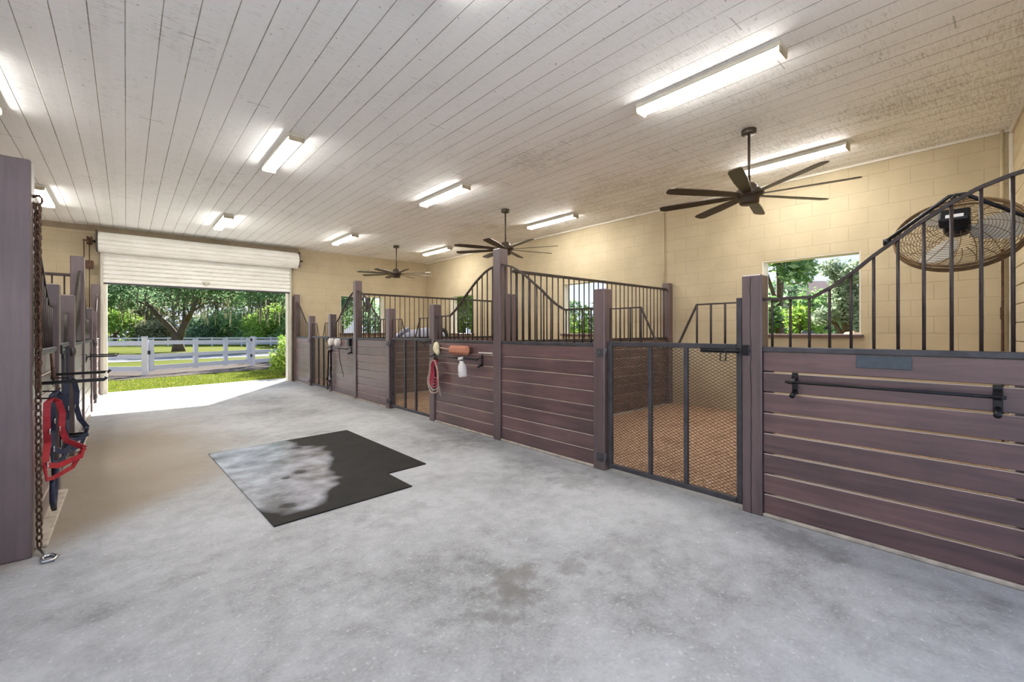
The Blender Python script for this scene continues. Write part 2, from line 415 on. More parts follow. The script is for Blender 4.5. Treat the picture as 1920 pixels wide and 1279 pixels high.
    def ellipsoid(s, c, r, nu=14, nv=8, mtx=None, jit=0.0):
        vs = []; fs = []
        for j in range(nv + 1):
            th = PI * j / nv
            for i in range(nu):
                ph = 2 * PI * i / nu; q = 1 + random.uniform(-jit, jit)
                p = Vector((r[0] * q * math.sin(th) * math.cos(ph), r[1] * q * math.sin(th) * math.sin(ph), r[2] * q * math.cos(th)))
                if mtx: p = mtx @ p
                vs.append(p + Vector(c))
        for j in range(nv):
            for i in range(nu):
                i2 = (i + 1) % nu; fs.append((j * nu + i, j * nu + i2, (j + 1) * nu + i2, (j + 1) * nu + i))
        return s.add(vs, fs, True)
    def build(s, name, mat, parent=None, loc=None, fix=True):
        off = OFF.get(parent.name, Vector()) if parent is not None else (Vector(loc) if loc is not None else Vector())
        me = bpy.data.meshes.new(name)
        me.from_pydata([p - off for p in s.v], [], s.f)
        me.polygons.foreach_set('use_smooth', s.sm)
        if fix:
            bm = bmesh.new(); bm.from_mesh(me); bmesh.ops.recalc_face_normals(bm, faces=bm.faces); bm.to_mesh(me); bm.free()
        me.materials.append(M_[mat] if isinstance(mat, str) else mat)
        o = bpy.data.objects.new(name, me); COL.objects.link(o)
        if parent is not None: o.parent = parent
        else: o.location = off
        OFF[o.name] = off
        return o

def thing(name, loc, label, cat, group=None):
    o = bpy.data.objects.new(name, None); COL.objects.link(o)
    o.empty_display_size = 0.05; o.location = loc; OFF[o.name] = Vector(loc)
    return tag(o, label, cat, group)
def tag(o, label, cat, group=None, kind=None):
    if label: o['label'] = label
    if cat: o['category'] = cat
    if group: o['group'] = group
    if kind: o['kind'] = kind
    return o
def struct(o, label=None, cat=None):
    o['kind'] = 'structure'
    if label: o['label'] = label
    if cat: o['category'] = cat
    return o
def copy_tree(o, loc=None, rotz=None, parent=None):
    c = o.copy(); COL.objects.link(c)
    if parent is not None: c.parent = parent
    if loc is not None: c.location = loc
    if rotz is not None: c.rotation_euler = (0, 0, rotz)
    for ch in list(o.children): copy_tree(ch, parent=c)
    return c

# ================================================================ THE SETTING
b = MB(); b.box((XWL - .2, -1.6, -.25), (XW + .2, 13.0, 0))
b.prism([(-1.1, 13.0), (-1.1, 12.9), (4.4, 12.9), (4.4, 13.9), (3.44, 13.72), (-.37, 12.98)], -.25, -.001)
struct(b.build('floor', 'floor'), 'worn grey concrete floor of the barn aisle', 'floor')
b = MB(); b.box((XWL - .6, -1.3, ZC), (XW + 2.1, YF + .9, ZC + .12))  # long right overhang is unseen, added to keep sun off the stall windows
struct(b.build('ceiling', 'ceiling'), 'white painted board ceiling over the aisle and stalls', 'ceiling')

WIN = [(1.34, 2.56), (5.50, 6.69), (10.07, 11.24)]; WZ0, WZ1 = 1.25, 2.375
def wall_with_holes(name, mat, axis, c0, c1, span, holes, ztop):
    """wall slab; axis = the running direction"""
    b = MB()
    def seg(a0, a1, z0, z1):
        if axis == 'y': b.box((c0, a0, z0), (c1, a1, z1))
        else: b.box((a0, c0, z0), (a1, c1, z1))
    a = span[0]
    for (h0, h1, z0, z1) in sorted(holes):
        seg(a, h0, 0, ztop)
        if z0 > 0: seg(h0, h1, 0, z0)
        seg(h0, h1, z1, ztop); a = h1
    seg(a, span[1], 0, ztop)
    return struct(b.build(name, mat))
wall_with_holes('wall_right', 'block_y', 'y', XW, XW + .2, (-.6, YF + .2), [(a, c, WZ0, WZ1) for a, c in WIN], ZC)
wall_with_holes('wall_far', 'block_x', 'x', YF, YF + .2, (XWL - .2, XW),
                [(-.35, 3.25, 0, 3.2), (4.62, 5.93, 1.27, 2.36)], ZC)
wall_with_holes('wall_left', 'block_y', 'y', XWL - .2, XWL, (3.9, YF), [(5.5, 6.7, WZ0, WZ1), (10.0, 11.2, WZ0, WZ1)], ZC)

# the board wall closing the near stall: a slightly turned wall of painted horizontal boards
wd = Vector((.9945, .1045, 0)); wn_ = Vector((-.1045, .9945, 0))
b = MB(); o0 = Vector((XW, -.005, 0))
mt = Matrix(((wd.x, wn_.x, 0, o0.x), (wd.y, wn_.y, 0, o0.y), (0, 0, 1, 0), (0, 0, 0, 1)))
for k in range(18):
    b.box((-4.0, -.12, k * .198), (0, 0, min(ZC, k * .198 + .190)), .004, mt)
b.box((-4.0, -.14, 0), (0, -.03, ZC), 0, mt)
struct(b.build('wall_front', 'boardwall'))
b = MB(); b.box((-4.0, 0, ZC - .06), (0, .025, ZC), .004, mt); b.box((-.05, 0, 0), (0, .03, ZC - .06), .004, mt)
struct(b.build('trim_1', 'trim'))
b = MB(); b.box((XW - .022, .0, ZC - .03), (XW, YF, ZC), .003)
struct(b.build('trim_2', 'trim'))
b = MB(); b.box((XWL, YF - .03, ZC - .11), (3.5, YF, ZC), .004)
struct(b.build('trim_3', 'plasterdark'))

# windows: unglazed openings with a pale lining and a board sill
def window(i, axis, a0, a1, z0, z1, c0, c1):
    b = MB(); t = .018
    def bx(p0, p1, za, zb):
        if axis == 'y': b.box((c0 + .004, p0, za), (c1 + .02, p1, zb), .003)
        else: b.box((p0, c0 + .004, za), (p1, c1 + .02, zb), .003)
    bx(a0, a0 + t, z0, z1); bx(a1 - t, a1, z0, z1); bx(a0 + t, a1 - t, z1 - t, z1)
    o = struct(b.build('window_%d' % i, 'trim'))
    b = MB()
    if axis == 'y': b.box((c0 - .07, a0 - .03, z0 - .035), (c1 + .06, a1 + .03, z0 + .004), .006)
    else: b.box((a0 - .03, c0 - .07, z0 - .035), (a1 + .03, c1 + .06, z0 + .004), .006)
    b.build('window_sill', 'plank', o)
for i, (a, c) in enumerate(WIN): window(i + 1, 'y', a, c, WZ0, WZ1, XW, XW + .2)
window(4, 'x', 4.62, 5.93, 1.27, 2.36, YF, YF + .2)
b = MB(); b.box((4.3, YF + .2, 2.56), (6.9, YF + 1.85, 2.60), .01)
b.build('window_awning', 'trim', bpy.data.objects['window_4'])  # unseen slab added to stop sun coming through the far window

# roller shutter, two thirds up
dr = thing('door_1', (1.45, YF, 0), 'white corrugated roller shutter half raised over the barn entrance', 'roller door'); dr['kind'] = 'structure'
b = MB(); prof = []
z = 2.36; k = 0
N = 160
for i in range(N + 1):
    zz = 2.36 + (3.12 - 2.36) * i / N
    fr = ((zz - 2.36) / .095) % 1.0; d = .034 - (.030 * math.sin(PI * (fr - .66) / .34) if fr > .66 else 0) - .006 * (1 - math.sin(PI * min(1, fr / .66)))
    prof.append((YF - .075 - d, zz))
vs = []; fs = []
for (y, zz) in prof: vs += [(-.36, y, zz), (3.26, y, zz)]
for i in range(N): fs.append((2 * i, 2 * i + 1, 2 * i + 3, 2 * i + 2))
n0 = len(vs); vs += [(x, YF - .062, zz) for zz in (2.36, 3.12) for x in (-.36, 3.26)]; fs.append((n0, n0 + 1, n0 + 3, n0 + 2))
b.add(vs, fs); b.build('curtain', 'sheet', dr)
b = MB(); rows = []
n = 196; vs = []; fs = []
for i in range(n):
    a = 2 * PI * i / n; fr = (i * 14 / n) % 1.0
    r = .208 - (.022 * math.sin(PI * (fr - .7) / .3) if fr > .7 else 0)
    y, zz = YF - .235 + r * math.cos(a), 3.185 + r * math.sin(a)
    vs += [(-.43, y, zz), (3.40, y, zz)]
for i in range(n):
    j = (i + 1) % n; fs.append((2 * i, 2 * i + 1, 2 * j + 1, 2 * j))
fs += [tuple(2 * i for i in range(n)), tuple(2 * i + 1 for i in range(n))]
b.add(vs, fs); b.build('coil', 'sheet', dr)
b = MB(); b.box((-.36, YF - .105, 2.325), (3.26, YF - .055, 2.365), .006); b.build('bottom_bar', 'steel_blue', dr)
b = MB(); b.box((1.35, YF - .125, 2.45), (1.50, YF - .094, 2.50), .006); b.box((1.40, YF - .13, 2.40), (1.45, YF - .094, 2.45), .004)
b.build('lock_handle', 'fixture', dr)
for x0, x1 in ((-.415, -.355), (3.255, 3.30)):
    b = MB(); b.box((x0, YF - .12, 0), (x1, YF - .09, 3.0), .003); b.box((x0, YF - .05, 0), (x1, YF - .005, 3.0), .003)
    xo = x0 if x0 < 0 else x1 - .012
    b.box((xo, YF - .12, 0), (xo + .012, YF - .005, 3.0), .002); b.build('guide_track', 'fixture', dr)
for x, s in ((-.45, -1), (3.415, 1)):
    b = MB(); b.box((x - .012, YF - .42, 3.0), (x + .012, YF, 3.40), .004)
    b.tube([(x, YF - .235, 3.185), (x + s * .12, YF - .235, 3.185)], .025, 10)
    br_ = b.build('coil_bracket', 'steel', dr)
b = MB()
b.lathe([(.085, 0), (.085, .03), (.06, .035), (.06, .05), (.085, .055), (.085, .08)], 20,
        Matrix.Translation((-.60, YF - .235, 3.19)) @ Matrix.Rotation(PI / 2, 4, 'Y'))
b.box((-.62, YF - .27, 2.62), (-.50, YF - .12, 2.78), .01); b.tube([(-.66, YF - .235, 3.19), (-.45, YF - .235, 3.19)], .016, 8)
b.build('hoist_gear', 'rust', dr)
b = MB()
for dx in (-.075, .005): b.tube([(-.57 + dx, YF - .235 + .08, 3.18), (-.57 + dx, YF - .15, 2.4), (-.57 + dx * .6, YF - .15, 1.3)], .008, 6)
b.build('hoist_chain', 'rust', dr)

# painted door posts of the entrance
b = MB(); b.box((-.36, YF - .004, 0), (-.30, YF + .21, 3.2), .004); struct(b.build('trim_4', 'trim'))
b = MB(); b.box((3.225, YF - .004, 0), (3.25, YF + .21, 3.2), .004); struct(b.build('trim_5', 'trim'))

# ================================================================ STALL FRONTS
def X(side, d):            # d = depth into the stall from the aisle face
    return XS + d if side > 0 else XL - d
RAIL_Z = 1.19; PW = .132
STALL = {}
def post(side, y0, ztop, label, crack=False):
    b = MB(); x0, x1 = X(side, 0), X(side, PW)
    b.box((x0, y0, 0), (x1, y0 + PW, ztop), .007)
    xm = (x0 + x1) / 2
    t = thing('stall_post', (xm, y0 + PW / 2, 0), label, 'post', 'wooden stall posts along the aisle')
    b.build('timber', 'post', t)
    if crack:
        b = MB(); pts = [(X(side, -.0005), y0 + .072 + random.uniform(-.004, .004), z) for z in [i * .08 for i in range(0, 22)]]
        b.tube(pts, .0022, 4); b.build('crack', 'black', t)
    return t
def curve(s):
    P = [(0, 0), (.115, .06), (.23, .14), (.345, .235), (.46, .315), (.58, .402), (.69, .468), (.81, .53), (.925, .566), (1, .58)]
    for (a, za), (c, zc) in zip(P, P[1:]):
        if s <= c: return za + (zc - za) * (s - a) / (c - a)
    return .58
def panel(side, y0, y1, tall, label, gap=.012):
    """plank wall between two posts with a barred top; tall = which end ('near'/'far') has the tall post"""
    grp = 'plank stall fronts with curved bar tops'
    t = thing('stall_barrier', (X(side, .04), (y0 + y1) / 2, 0), label, 'stall barrier', grp)
    b = MB(); n = 8; z0 = .025; h = (1.152 - z0 - gap * (n - 1)) / n
    for k in range(n):
        za = z0 + k * (h + gap); j = random.uniform(-.003, .003)
        b.box((X(side, .022 + j), y0 + .002, za), (X(side, .060 + j), y1 - .002, za + h), .004)
    for ya, yb in ((y0 + .002, y0 + .05), (y1 - .05, y1 - .002)): b.box((X(side, .062), ya, .02), (X(side, .10), yb, 1.15), .003)
    b.build('plank_wall', 'plank', t)
    b = MB(); b.box((X(side, .006), y0 + .001, 0), (X(side, .062), y1 - .001, .024), .006); b.build('base_strip', 'kerb', t)
    b = MB(); b.box((X(side, .012), y0, 1.154), (X(side, .075), y1, RAIL_Z), .004); b.build('rail', 'steel_blue', t)
    L = y1 - y0; rise = 1.0 if L > 1.25 else .92
    ycor = (y1 - rise) if tall == 'far' else (y0 + rise)
    def zt(y):
        s = (y - ycor) / (y1 - ycor) if tall == 'far' else (ycor - y) / (ycor - y0)
        return 1.522 + (curve(s) if s > 0 else 0)
    b = MB(); xm = X(side, .040)
    ys = [y0 + L * i / 40 for i in range(41)]
    ys = sorted(ys + [ycor])
    b.tube([(xm, y, zt(y)) for y in ys], 1, 4, flat=(.013 * 1.414, .009 * 1.414), up=(1, 0, 0), smooth=False)
    b.build('curved_rail', 'steel', t)
    nb = max(3, round(L / .106))
    for i in range(nb):
        y = y0 + L * (i + .5) / nb if tall == 'far' else y1 - L * (i + .5) / nb
        b = MB(); b.tube([(xm, y, RAIL_Z - .004), (xm, y, zt(y))], .0085, 8); b.build('bar', 'steel', t)
    return t
def gate(side, y0, y1, label, hinge='far', open_bar=True):
    t = thing('stall_gate', (X(side, .05), (y0 + y1) / 2, 0), label, 'gate', 'steel stall gates')
    d0, d1 = .035, .072; fw = .040
    b = MB()
    def bx(ya, yb, za, zb): b.box((X(side, d0), ya, za), (X(side, d1), yb, zb), .004)
    zb_, zt_ = .03, 1.205; ym0, ym1 = y0 + .012, y1 - .012
    bx(ym0, ym0 + fw, zb_, 1.545 if hinge == 'near' else zt_ + .0); bx(ym1 - fw, ym1, zb_, zt_)
    bx(ym0 + fw, ym1 - fw, zb_, zb_ + fw); bx(ym0 + fw, ym1 - fw, zt_ - fw, zt_)
    b.build('frame', 'steel_blue', t)
    iw = ym1 - ym0 - 2 * fw
    for q in (.355, .645):
        yc = ym0 + fw + iw * q; b = MB(); b.box((X(side, d0), yc - .015, zb_ + fw), (X(side, d1), yc + .015, zt_ - fw), .003)
        b.build('upright', 'steel_blue', t)
    b = MB(); xm = X(side, .062); pw, ph = .046, .026
    nc = int(iw / (pw / 2)); nr = int((zt_ - zb_ - 2 * fw) / (ph / 2))
    sy = iw / nc; sz = (zt_ - zb_ - 2 * fw) / nr
    for k in range(nr):
        zz = zb_ + fw + k * sz
        pts = [(xm, ym0 + fw + i * sy, zz + (sz if (i + k) % 2 else 0)) for i in range(nc + 1)]
        vs = []; fs = []
        for (px_, py_, pz_) in pts:
            vs += [(px_ - .0012, py_, pz_ - .0019), (px_ + .0012, py_, pz_ - .0019), (px_ + .0012, py_, pz_ + .0019), (px_ - .0012, py_, pz_ + .0019)]
        for i in range(nc):
            for e in range(4): fs.append((4 * i + e, 4 * i + (e + 1) % 4, 4 * i + 4 + (e + 1) % 4, 4 * i + 4 + e))
        b.add(vs, fs)
    b.build('wire_mesh', 'steel', t, fix=False)
    # the barred crest with a notch for the horse's head
    L = ym1 - ym0; xm = X(side, .053)
    for nm, ya, yk, yd in (('crest', ym0 + .02, ym0 + .345, ym0 + .495), ('crest', ym1 - .02, ym1 - .345, ym1 - .495)):
        b = MB(); b.tube([(xm, ya, zt_), (xm, ya, 1.51), (xm, yk, 1.51), (xm, yd, zt_ - .003)], .0105, 4, smooth=False)
        cr = b.build(nm, 'steel', t)
        for q in (.33, .66, 1.0):
            yy = ya + (yk - ya) * q; b = MB(); b.tube([(xm, yy, zt_ - .003), (xm, yy, 1.51)], .0085, 8); b.build('bar', 'steel', cr)
    # latch at the near edge, hinges at the far edge
    la, s = (ym0, 1) if hinge == 'near' else (ym1, -1)
    b = MB(); zl = 1.155
    b.box((X(side, .010), la + s * .02, zl - .018), (X(side, .034), la + s * .30, zl + .018), .003)
    b.tube([(X(side, .006), la - s * .07, zl), (X(side, .006), la + s * .27, zl)], .009, 8)
    b.box((X(side, -.012), la - s * .065, zl - .03), (X(side, .014), la - s * .015, zl + .045), .004)
    b.tube([(X(side, .0), la + s * .10, zl), (X(side, -.004), la + s * .10, zl - .075), (X(side, -.004), la + s * .14, zl - .075), (X(side, 0), la + s * .14, zl - .01)], .005, 6)
    b.build('latch', 'black', t)
    ha = ym1 if hinge == 'near' else ym0
    for zz in (.12, 1.10):
        b = MB(); b.tube([(X(side, .02), ha + s * .012, zz - .04), (X(side, .02), ha + s * .012, zz + .04)], .012, 8)
        b.box((X(side, -.006), ha + s * .02, zz - .04), (X(side, .0), ha + s * .10, zz + .04), .002)
        b.tube([(X(side, -.010), ha + s * .06, zz), (X(side, 0.0), ha + s * .06, zz)], .012, 6)
        b.build('hinge', 'steel_blue', t)
    return t

SHORT, TALL = 1.70, 2.30
RP = [(-.19, TALL, 'tall wooden post at the picture edge end of the nearest stall front', 0),
      (1.16, SHORT, 'short split wooden post between the nearest mesh gate and the name plate panel', 1),
      (2.508, SHORT, 'short wooden post on the hinge side of the nearest mesh gate', 0),
      (4.03, TALL, 'tall wooden post in the middle between the nearest and second right stalls', 0),
      (5.525, SHORT, 'short wooden post beside the hanging red rope halter', 0),
      (6.970, SHORT, 'short wooden post on the far side of the second right stall gate', 0),
      (8.40, TALL, 'tall wooden post between the second and third right stalls', 0),
      (9.80, SHORT, 'short wooden post above the hanging black halter', 0),
      (11.235, SHORT, 'short wooden post on the far side of the last right gate', 0),
      (12.50, TALL, 'tall wooden post against the far wall right of the roller door', 0)]
for y, z, l, c in RP: post(1, y, z, l, c)
E_ = PW
panel(1, -.058, 1.16, 'near', 'plank stall front with slate plate and light gaps, nearest on the right', .011)
panel(1, 2.508 + E_, 4.03, 'far', 'bare plank stall front with dark seams between the nearest gate and tall middle post', .006)
panel(1, 4.03 + E_, 5.525, 'near', 'plank stall front carrying the brown brush and white spray bottle', .006)
panel(1, 6.97 + E_, 8.40, 'far', 'bare plank stall front beyond the second right gate', .009)
panel(1, 8.40 + E_, 9.80, 'near', 'plank stall front carrying two white rolls and a black halter', .004)
panel(1, 11.235 + E_, 12.50, 'far', 'last right plank stall front beside the roller door opening', .009)
gate(1, 1.16 + E_, 2.508, 'steel mesh gate with V notch on the nearest right stall', 'near')
gate(1, 5.525 + E_, 6.97, 'steel mesh gate of the second right stall, beside the red rope halter', 'near')
gate(1, 9.80 + E_, 11.235, 'farthest right stall gate beside the last plank front', 'near')

LP = [(3.735, TALL, 'tall wooden post at the left picture edge with the hanging chain'),
      (5.13, SHORT, 'short left post just beyond the red halter and blanket rack'),
      (6.55, SHORT, 'second short left post, beyond the first left gate'),
      (8.02, TALL, 'tall left post between the first and second left stalls'),
      (9.82, SHORT, 'third short left post, beyond the tall left post'),
      (11.2, SHORT, 'fourth short left post near the roller door'),
      (12.50, TALL, 'tall reddish brown post left of the roller door')]
for y, z, l in LP:
    post(-1, y, z, l)
panel(-1, 3.735 + E_, 5.13, 'near', 'left plank stall front behind the hanging red halter', .008)
panel(-1, 6.55 + E_, 8.02, 'far', 'left plank stall front before the second tall left post', .008)
panel(-1, 8.02 + E_, 9.82, 'near', 'left plank stall front with the far blanket rack', .008)
panel(-1, 11.2 + E_, 12.50, 'far', 'last left plank stall front beside the roller door', .008)
gate(-1, 5.13 + E_, 6.55, 'first left stall gate beyond the navy halter', 'near')
gate(-1, 9.82 + E_, 11.2, 'second left stall gate, near the roller door', 'near')

# partitions between the stalls
def partition(yc, x0, x1, label, wall_x, ztop=2.07, solid=False):
    t = thing('stall_partition', ((x0 + x1) / 2, yc, 0), label, 'partition', 'barred partitions between stalls')
    b = MB(); n = 8 if not solid else 11; gap = .008; top = 1.15 if not solid else 1.6; h = (top - .02 - gap * (n - 1)) / n
    for k in range(n):
        za = .02 + k * (h + gap); b.box((x0, yc - .02, za), (x1, yc + .02, za + h), .004)
    b.build('plank_wall', 'plank_x', t)
    b = MB(); b.box((x0, yc - .03, top + .002), (x1, yc + .03, top + .045), .004); b.build('base_rail', 'steel', t)
    b = MB(); b.box((x0, yc - .018, ztop - .036), (x1, yc + .018, ztop), .004); b.build('top_rail', 'steel', t)
    n = round((x1 - x0) / .112)
    for i in range(n):
        x = x0 + (x1 - x0) * (i + .5) / n
        b = MB(); b.tube([(x, yc, top + .04), (x, yc, ztop - .03)], .0085, 8); b.build('bar', 'steel', t)
    return t
def wpost(x0, yc, ztop, label):
    b = MB(); b.box((x0, yc - .066, 0), (x0 + .13, yc + .066, ztop), .006)
    return tag(b.build('wall_post', 'post', loc=(x0 + .065, yc, 0)), label, 'post', 'posts against the block walls')
partition(4.10, XS + PW + .135, 7.265, 'barred partition between the nearest and second right stalls', 7.3)
partition(8.466, XS + PW + .001, 7.265, 'barred partition between the second and third right stalls', 7.3)
wpost(7.267, 4.10, 2.16, 'wooden post on the right block wall below the wall conduit')
wpost(7.267, 8.466, 2.12, 'wooden post on the right block wall at the farther partition')
b = MB(); b.box((XS + PW + .002, 4.034, 0), (XS + PW + .132, 4.166, 1.76), .006)
tag(b.build('backing_post', 'post', loc=(XS + PW + .067, 4.1, 0)), 'shorter post standing directly behind the tall middle post', 'post')
partition(3.80, XWL + .14, XL - PW - .001, 'plank partition closing the first left stall', -4.4)
partition(8.086, XWL + .14, XL - PW - .001, 'barred partition between the left stalls', -4.4)
wpost(XWL + .005, 3.80, 2.16, 'wooden post on the left block wall at the near partition')
wpost(XWL + .005, 8.086, 2.16, 'wooden post on the left block wall at the farther partition')

# bedding
def bedding(x0, x1, y0, y1, label):
    nx, ny = 44, 48; vs = []; fs = []
    for j in range(ny + 1):
        for i in range(nx + 1):
            x = x0 + (x1 - x0) * i / nx; y = y0 + (y1 - y0) * j / ny
            e = min(i, nx - i, j, ny - j); e = min(1, e / 3)
            z = .003 + e * (.018 + .016 * (math.sin(x * 3.1 + y * 1.7) + math.sin(y * 4.3 - x * 2.2)) / 2 + random.uniform(0, .014))
            vs.append((x, y, z))
    for j in range(ny):
        for i in range(nx):
            a = j * (nx + 1) + i; fs.append((a, a + 1, a + nx + 2, a + nx + 1))
    b = MB(); b.add(vs, fs, True)
    return tag(b.build('shavings', 'bedding', loc=((x0 + x1) / 2, (y0 + y1) / 2, 0)), label, 'bedding', None, 'stuff')
bedding(XS + .12, XW - .002, .03, 4.07, 'brown wood shavings bedding in the nearest right stall')
bedding(XS + .12, XW - .002, 4.13, 8.43, 'brown wood shavings bedding in the second right stall')
bedding(XS + .12, XW - .002, 8.5, YF - .01, 'brown wood shavings bedding in the third right stall')
bedding(XWL + .002, XL - .12, 3.84, 8.05, 'brown shavings bedding in the first left stall')
bedding(XWL + .002, XL - .12, 8.12, YF - .01, 'brown shavings bedding in the second left stall')

# ================================================================ CEILING LIGHTS AND FANS
def make_light():
    t = thing('ceiling_light', (0, 0, ZC), '', 'ceiling light', 'fluorescent strip lights on the ceiling')
    L = .64; w = .085
    b = MB(); b.box((-w, -L, ZC - .042), (w, L, ZC - .001), .006)
    for sx in (-1, 1): b.box((sx * (w - .005), -L + .02, ZC - .049), (sx * w, L - .02, ZC - .040), .001)
    b.build('housing', 'fixture', t)
    b = MB(); prof = []
    for i in range(13):
        a = PI * i / 12; prof.append((-.078 * math.cos(a), -.042 - .042 * math.sin(a) ** .7))
    vs = []; n = len(prof)
    for y in (-L + .02, L - .02): vs += [(x, y, ZC + z) for x, z in prof]
    fs = [(i, i + 1, n + i + 1, n + i) for i in range(n - 1)] + [tuple(range(n)), tuple(range(n, 2 * n))[::-1]]
    b.add(vs, fs); b.build('diffuser', 'diffuser', t)
    for s in (-1, 1):
        b = MB(); b.box((-.083, s * (L - .02), ZC - .089), (.083, s * L, ZC - .03), .014); b.build('end_cap', 'fixend', t)
    return t
LIGHTS = [(3.86, 1.81, 'long strip light nearest to the camera, above the nearest right stall front'),
          (6.45, 1.92, 'strip light behind the nearest ceiling fan close to the right wall'),
          (1.45, 5.96, 'strip light above the aisle over the black mat'),
          (3.86, 6.06, 'strip light above the second right stall front'),
          (6.40, 6.08, 'strip light behind the middle ceiling fan near the right wall'),
          (1.46, 10.40, 'strip light above the aisle in front of the roller door'),
          (3.90, 10.45, 'strip light above the third right stall front'),
          (6.38, 10.36, 'strip light over the far right corner stall'),
          (-1.0, 10.29, 'strip light at the left edge above the left stalls'),
          (1.45, 1.81, 'strip light over the near end of the aisle'),
          (-1.0, 5.96, 'strip light over the first left stall')]
proto = make_light()
for i, (x, y, l) in enumerate(LIGHTS):
    o = proto if i == 0 else copy_tree(proto)
    o.location = (x, y, ZC); o['label'] = l

def make_fan():
    t = thing('ceiling_fan', (0, 0, ZC), '', 'ceiling fan', 'brown ceiling fans over the right stalls')
    b = MB(); b.lathe([(.072, -.055), (.076, -.05), (.076, -.004), (.07, -.001)], 24, Matrix.Translation((0, 0, ZC))); b.build('canopy', 'bronze', t)
    b = MB(); b.tube([(0, 0, ZC - .05), (0, 0, ZC - .64)], .014, 12); b.build('downrod', 'bronze', t)
    b = MB(); b.lathe([(.02, -.46), (.055, -.47), (.085, -.50), (.088, -.53), (.13, -.545), (.15, -.575), (.15, -.60), (.12, -.625), (.10, -.64), (.10, -.685), (.088, -.70), (.0, -.702)], 28, Matrix.Translation((0, 0, ZC - .13)))
    b.build('motor', 'bronze', t)
    for k in range(8):
        a = 2 * PI * k / 8 + .23; b = MB(); R = Matrix.Translation((0, 0, ZC - .73)) @ Matrix.Rotation(a, 4, 'Z') @ Matrix.Rotation(math.radians(11), 4, 'X')
        pl = [(.13, -.035), (.28, -.052), (.60, -.066), (.92, -.066), (.97, -.05), (.985, 0), (.97, .05), (.92, .066), (.60, .066), (.28, .052), (.13, .035)]
        b.prism(pl, -.005, .005, R); b.build('blade', 'bronze', t)
    return t
pf = make_fan()
for i, (x, y, rz, l) in enumerate([(5.21, 1.93, 0, 'brown ceiling fan over the nearest right stall'),
                                   (5.23, 6.13, .3, 'brown ceiling fan behind the tall middle post'),
                                   (5.28, 10.56, .36, 'farthest ceiling fan near the far corner')]):
    o = pf if i == 0 else copy_tree(pf)
    o.location = (x, y, ZC); o.rotation_euler = (0, 0, rz); o['label'] = l

# ================================================================ ROUND BASKET FAN
def basket_fan():
    c = Vector((3.72, .215, 1.876)); al = math.radians(39)
    t = thing('basket_fan', c, 'round caged barn fan hung by a chain behind the nearest curved bars', 'fan')
    R = .285
    zx = Vector((math.cos(al), 0, -math.sin(al)))        # blowing direction: into the stall and down
    yx = Vector((0, 1, 0)); xx = yx.cross(zx)
    mt = Matrix(((xx.x, yx.x, zx.x, c.x), (xx.y, yx.y, zx.y, c.y), (xx.z, yx.z, zx.z, c.z), (0, 0, 0, 1)))
    def P(r, a, z): return mt @ Vector((r * math.cos(a), r * math.sin(a), z))
    def ring(b, r, z, w, n=48, k=6): b.tube([P(r, 2 * PI * i / n, z) for i in range(n)], w, k, closed=True)
    b = MB(); ring(b, R, -.020, .0075, 56); ring(b, R, .020, .0075, 56); ring(b, R + .003, 0, .005, 56)
    b.build('rim', 'rustbrown', t)
    for nm, sgn in (('rear_grille', -1), ('front_grille', 1)):
        b = MB()
        def zz(r): return sgn * (.020 + .055 * (1 - (r / R) ** 2))
        for q in range(1, 15): ring(b, R * (.25 + .75 * q / 15), zz(R * (.25 + .75 * q / 15)), .0016, 40, 4)
        for i in range(16):
            a = 2 * PI * i / 16
            b.tube([P(r, a + .5 * (r / R), zz(r)) for r in [R * (.2 + .8 * j / 6) for j in range(7)]], .0022, 4)
        b.build(nm, 'rustbrown', t)
    b = MB(); b.lathe([(.0, -.12), (.05, -.118), (.06, -.105), (.06, -.03), (.055, -.02), (.0, -.018)], 20, mt); b.build('motor', 'black', t)
    b = MB(); b.box((-.03, -.06, -.175), (.06, .07, -.10), .01, mt); sw = b.build('switch_box', 'black', t)
    b = MB(); b.box((.028, -.035, -.180), (.055, .04, -.1755), 0.002, mt); b.build('rating_label', 'whiteplastic', sw)
    for k in range(3):
        a = 2 * PI * k / 3 + .5; b = MB(); pl = []
        m2 = mt @ Matrix.Rotation(a, 4, 'Z') @ Matrix.Rotation(math.radians(24), 4, 'X')
        b.prism([(.05, -.03), (.12, -.085), (.22, -.10), (.255, -.05), (.255, .05), (.20, .07), (.10, .05), (.05, .03)], -.002, .002, m2)
        b.build('blade', 'fixture', t)
    # flat-bar yoke
    top = c + Vector((-.12, -.005, .205)); e0 = P(R + .02, PI / 2, 0); e1 = P(R + .02, -PI / 2, 0)
    b = MB(); b.tube([e0, e0 + Vector((-.03, .0, .015)), top + Vector((0, .03, 0)), top + Vector((0, -.03, 0)), e1 + Vector((-.03, 0, .015)), e1], .011, 8)
    b.build('yoke', 'black', t)
    for e, s in ((e0, 1), (e1, -1)):
        b = MB(); b.lathe([(.022, 0), (.026, .01), (.022, .035)], 12, Matrix.Translation(e) @ Matrix.Rotation(-s * PI / 2, 4, 'X')); b.build('clamp_knob', 'black', t)
    b = MB(); hang = Vector((XS + .042, top.y + .03, 1.522 + .46))
    chain_links(b, top + Vector((0, 0, .004)), hang + Vector((.0, 0, 0)), .022, .0032); b.build('chain', 'black', t)
